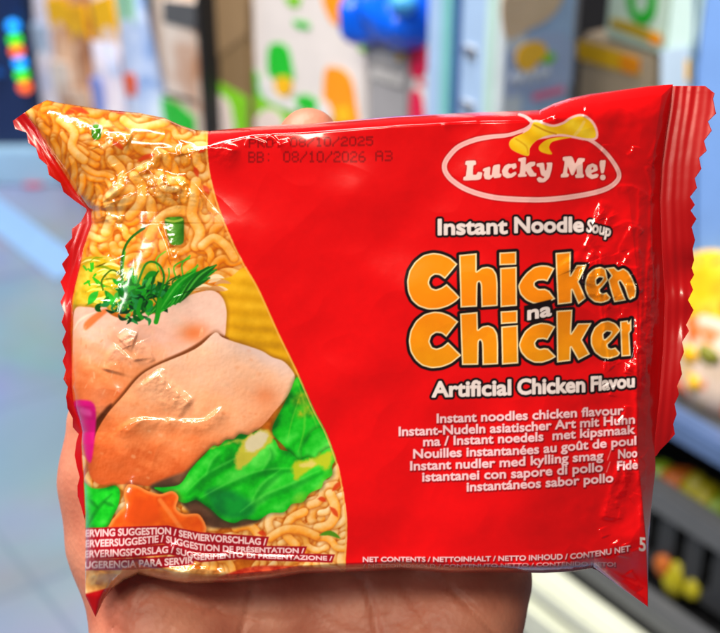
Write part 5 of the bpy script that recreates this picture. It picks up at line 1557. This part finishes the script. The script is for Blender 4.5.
# pale blue line on the floor and a red disc
ga, gb = floor_pt(-30, 195), floor_pt(75, 275)
dv = (gb - ga).normalized(); sv = Vector((-dv.y, dv.x, 0)) * 0.055
b_ = bmesh.new()
vs = [b_.verts.new(v) for v in (ga - sv + Vector((0, 0, 0.004)), gb - sv + Vector((0, 0, 0.004)), gb + sv + Vector((0, 0, 0.004)), ga + sv + Vector((0, 0, 0.004)))]
b_.faces.new(vs)
o = bm_obj('floor_line', b_, mat('pale_blue_line', s8(150, 190, 236), 0.4)); o['kind'] = 'structure'
rp = floor_pt(35, 184)
b_ = bmesh.new()
bmesh.ops.create_cone(b_, cap_ends=True, segments=20, radius1=0.035, radius2=0.035, depth=0.003, matrix=Matrix.Translation((0, 0, 0.006)))  # flat red disc
o = bm_obj('floor_disc', b_, mat('red_disc', s8(226, 50, 90), 0.4)); o.location = rp
tag(o, 'small round red disc lying on the blue-grey floor', 'sticker')

# ---------------------------------------------------------------- light: unseen shop ceiling lamps, two of them placed for the film's highlights
def area(name, loc, target, sx, sy, watts, col=(1, 0.96, 0.88)):
    ld = bpy.data.lights.new(name, 'AREA')
    ld.shape = 'RECTANGLE'; ld.size = sx; ld.size_y = sy; ld.energy = watts; ld.color = col
    o = bpy.data.objects.new(name, ld); C.objects.link(o)
    o.location = loc
    o.rotation_euler = (Vector(target) - Vector(loc)).to_track_quat('-Z', 'Y').to_euler()
    return o
area('unseen_lamp', (-0.34, -0.72, 2.7), (0, 0.25, 1.38), 0.9, 0.24, 17, (1, 0.92, 0.72))  # unseen, placed and sized to make the film's creases shine
area('unseen_lamp', (-1.0, -1.0, 2.4), (0, 0.25, 1.38), 0.1, 0.5, 3.2, (1, 0.96, 0.9))  # unseen side strip added for highlights on the upright creases
area('unseen_lamp', (-0.50, 0.12, 2.7), (0, 0.25, 1.38), 0.8, 0.1, 12, (1, 0.95, 0.86))
aisle = area('unseen_lamp', (-1.3, 3.0, 2.9), (-1.3, 3.6, 0), 0.4, 2.4, 40, (0.96, 0.98, 1))
aisle.data.spread = D2R(110)
bay = area('unseen_lamp', (-0.5, 0.85, 2.9), (0.45, 1.5, 1.0), 0.3, 2.0, 42, (1, 0.95, 0.9))
bay.data.spread = D2R(120)
w = bpy.data.worlds.new('World'); bpy.context.scene.world = w
w.use_nodes = True
bg = w.node_tree.nodes['Background']
bg.inputs['Color'].default_value = (0.93, 0.96, 1.0, 1)
bg.inputs['Strength'].default_value = 0.08
sc = bpy.context.scene
sc.view_settings.view_transform = 'Standard'
sc.view_settings.look = 'None'
sc.view_settings.exposure = 0
sc.view_settings.gamma = 1
sc.cycles.use_denoising = True
sc.cycles.max_bounces = 6
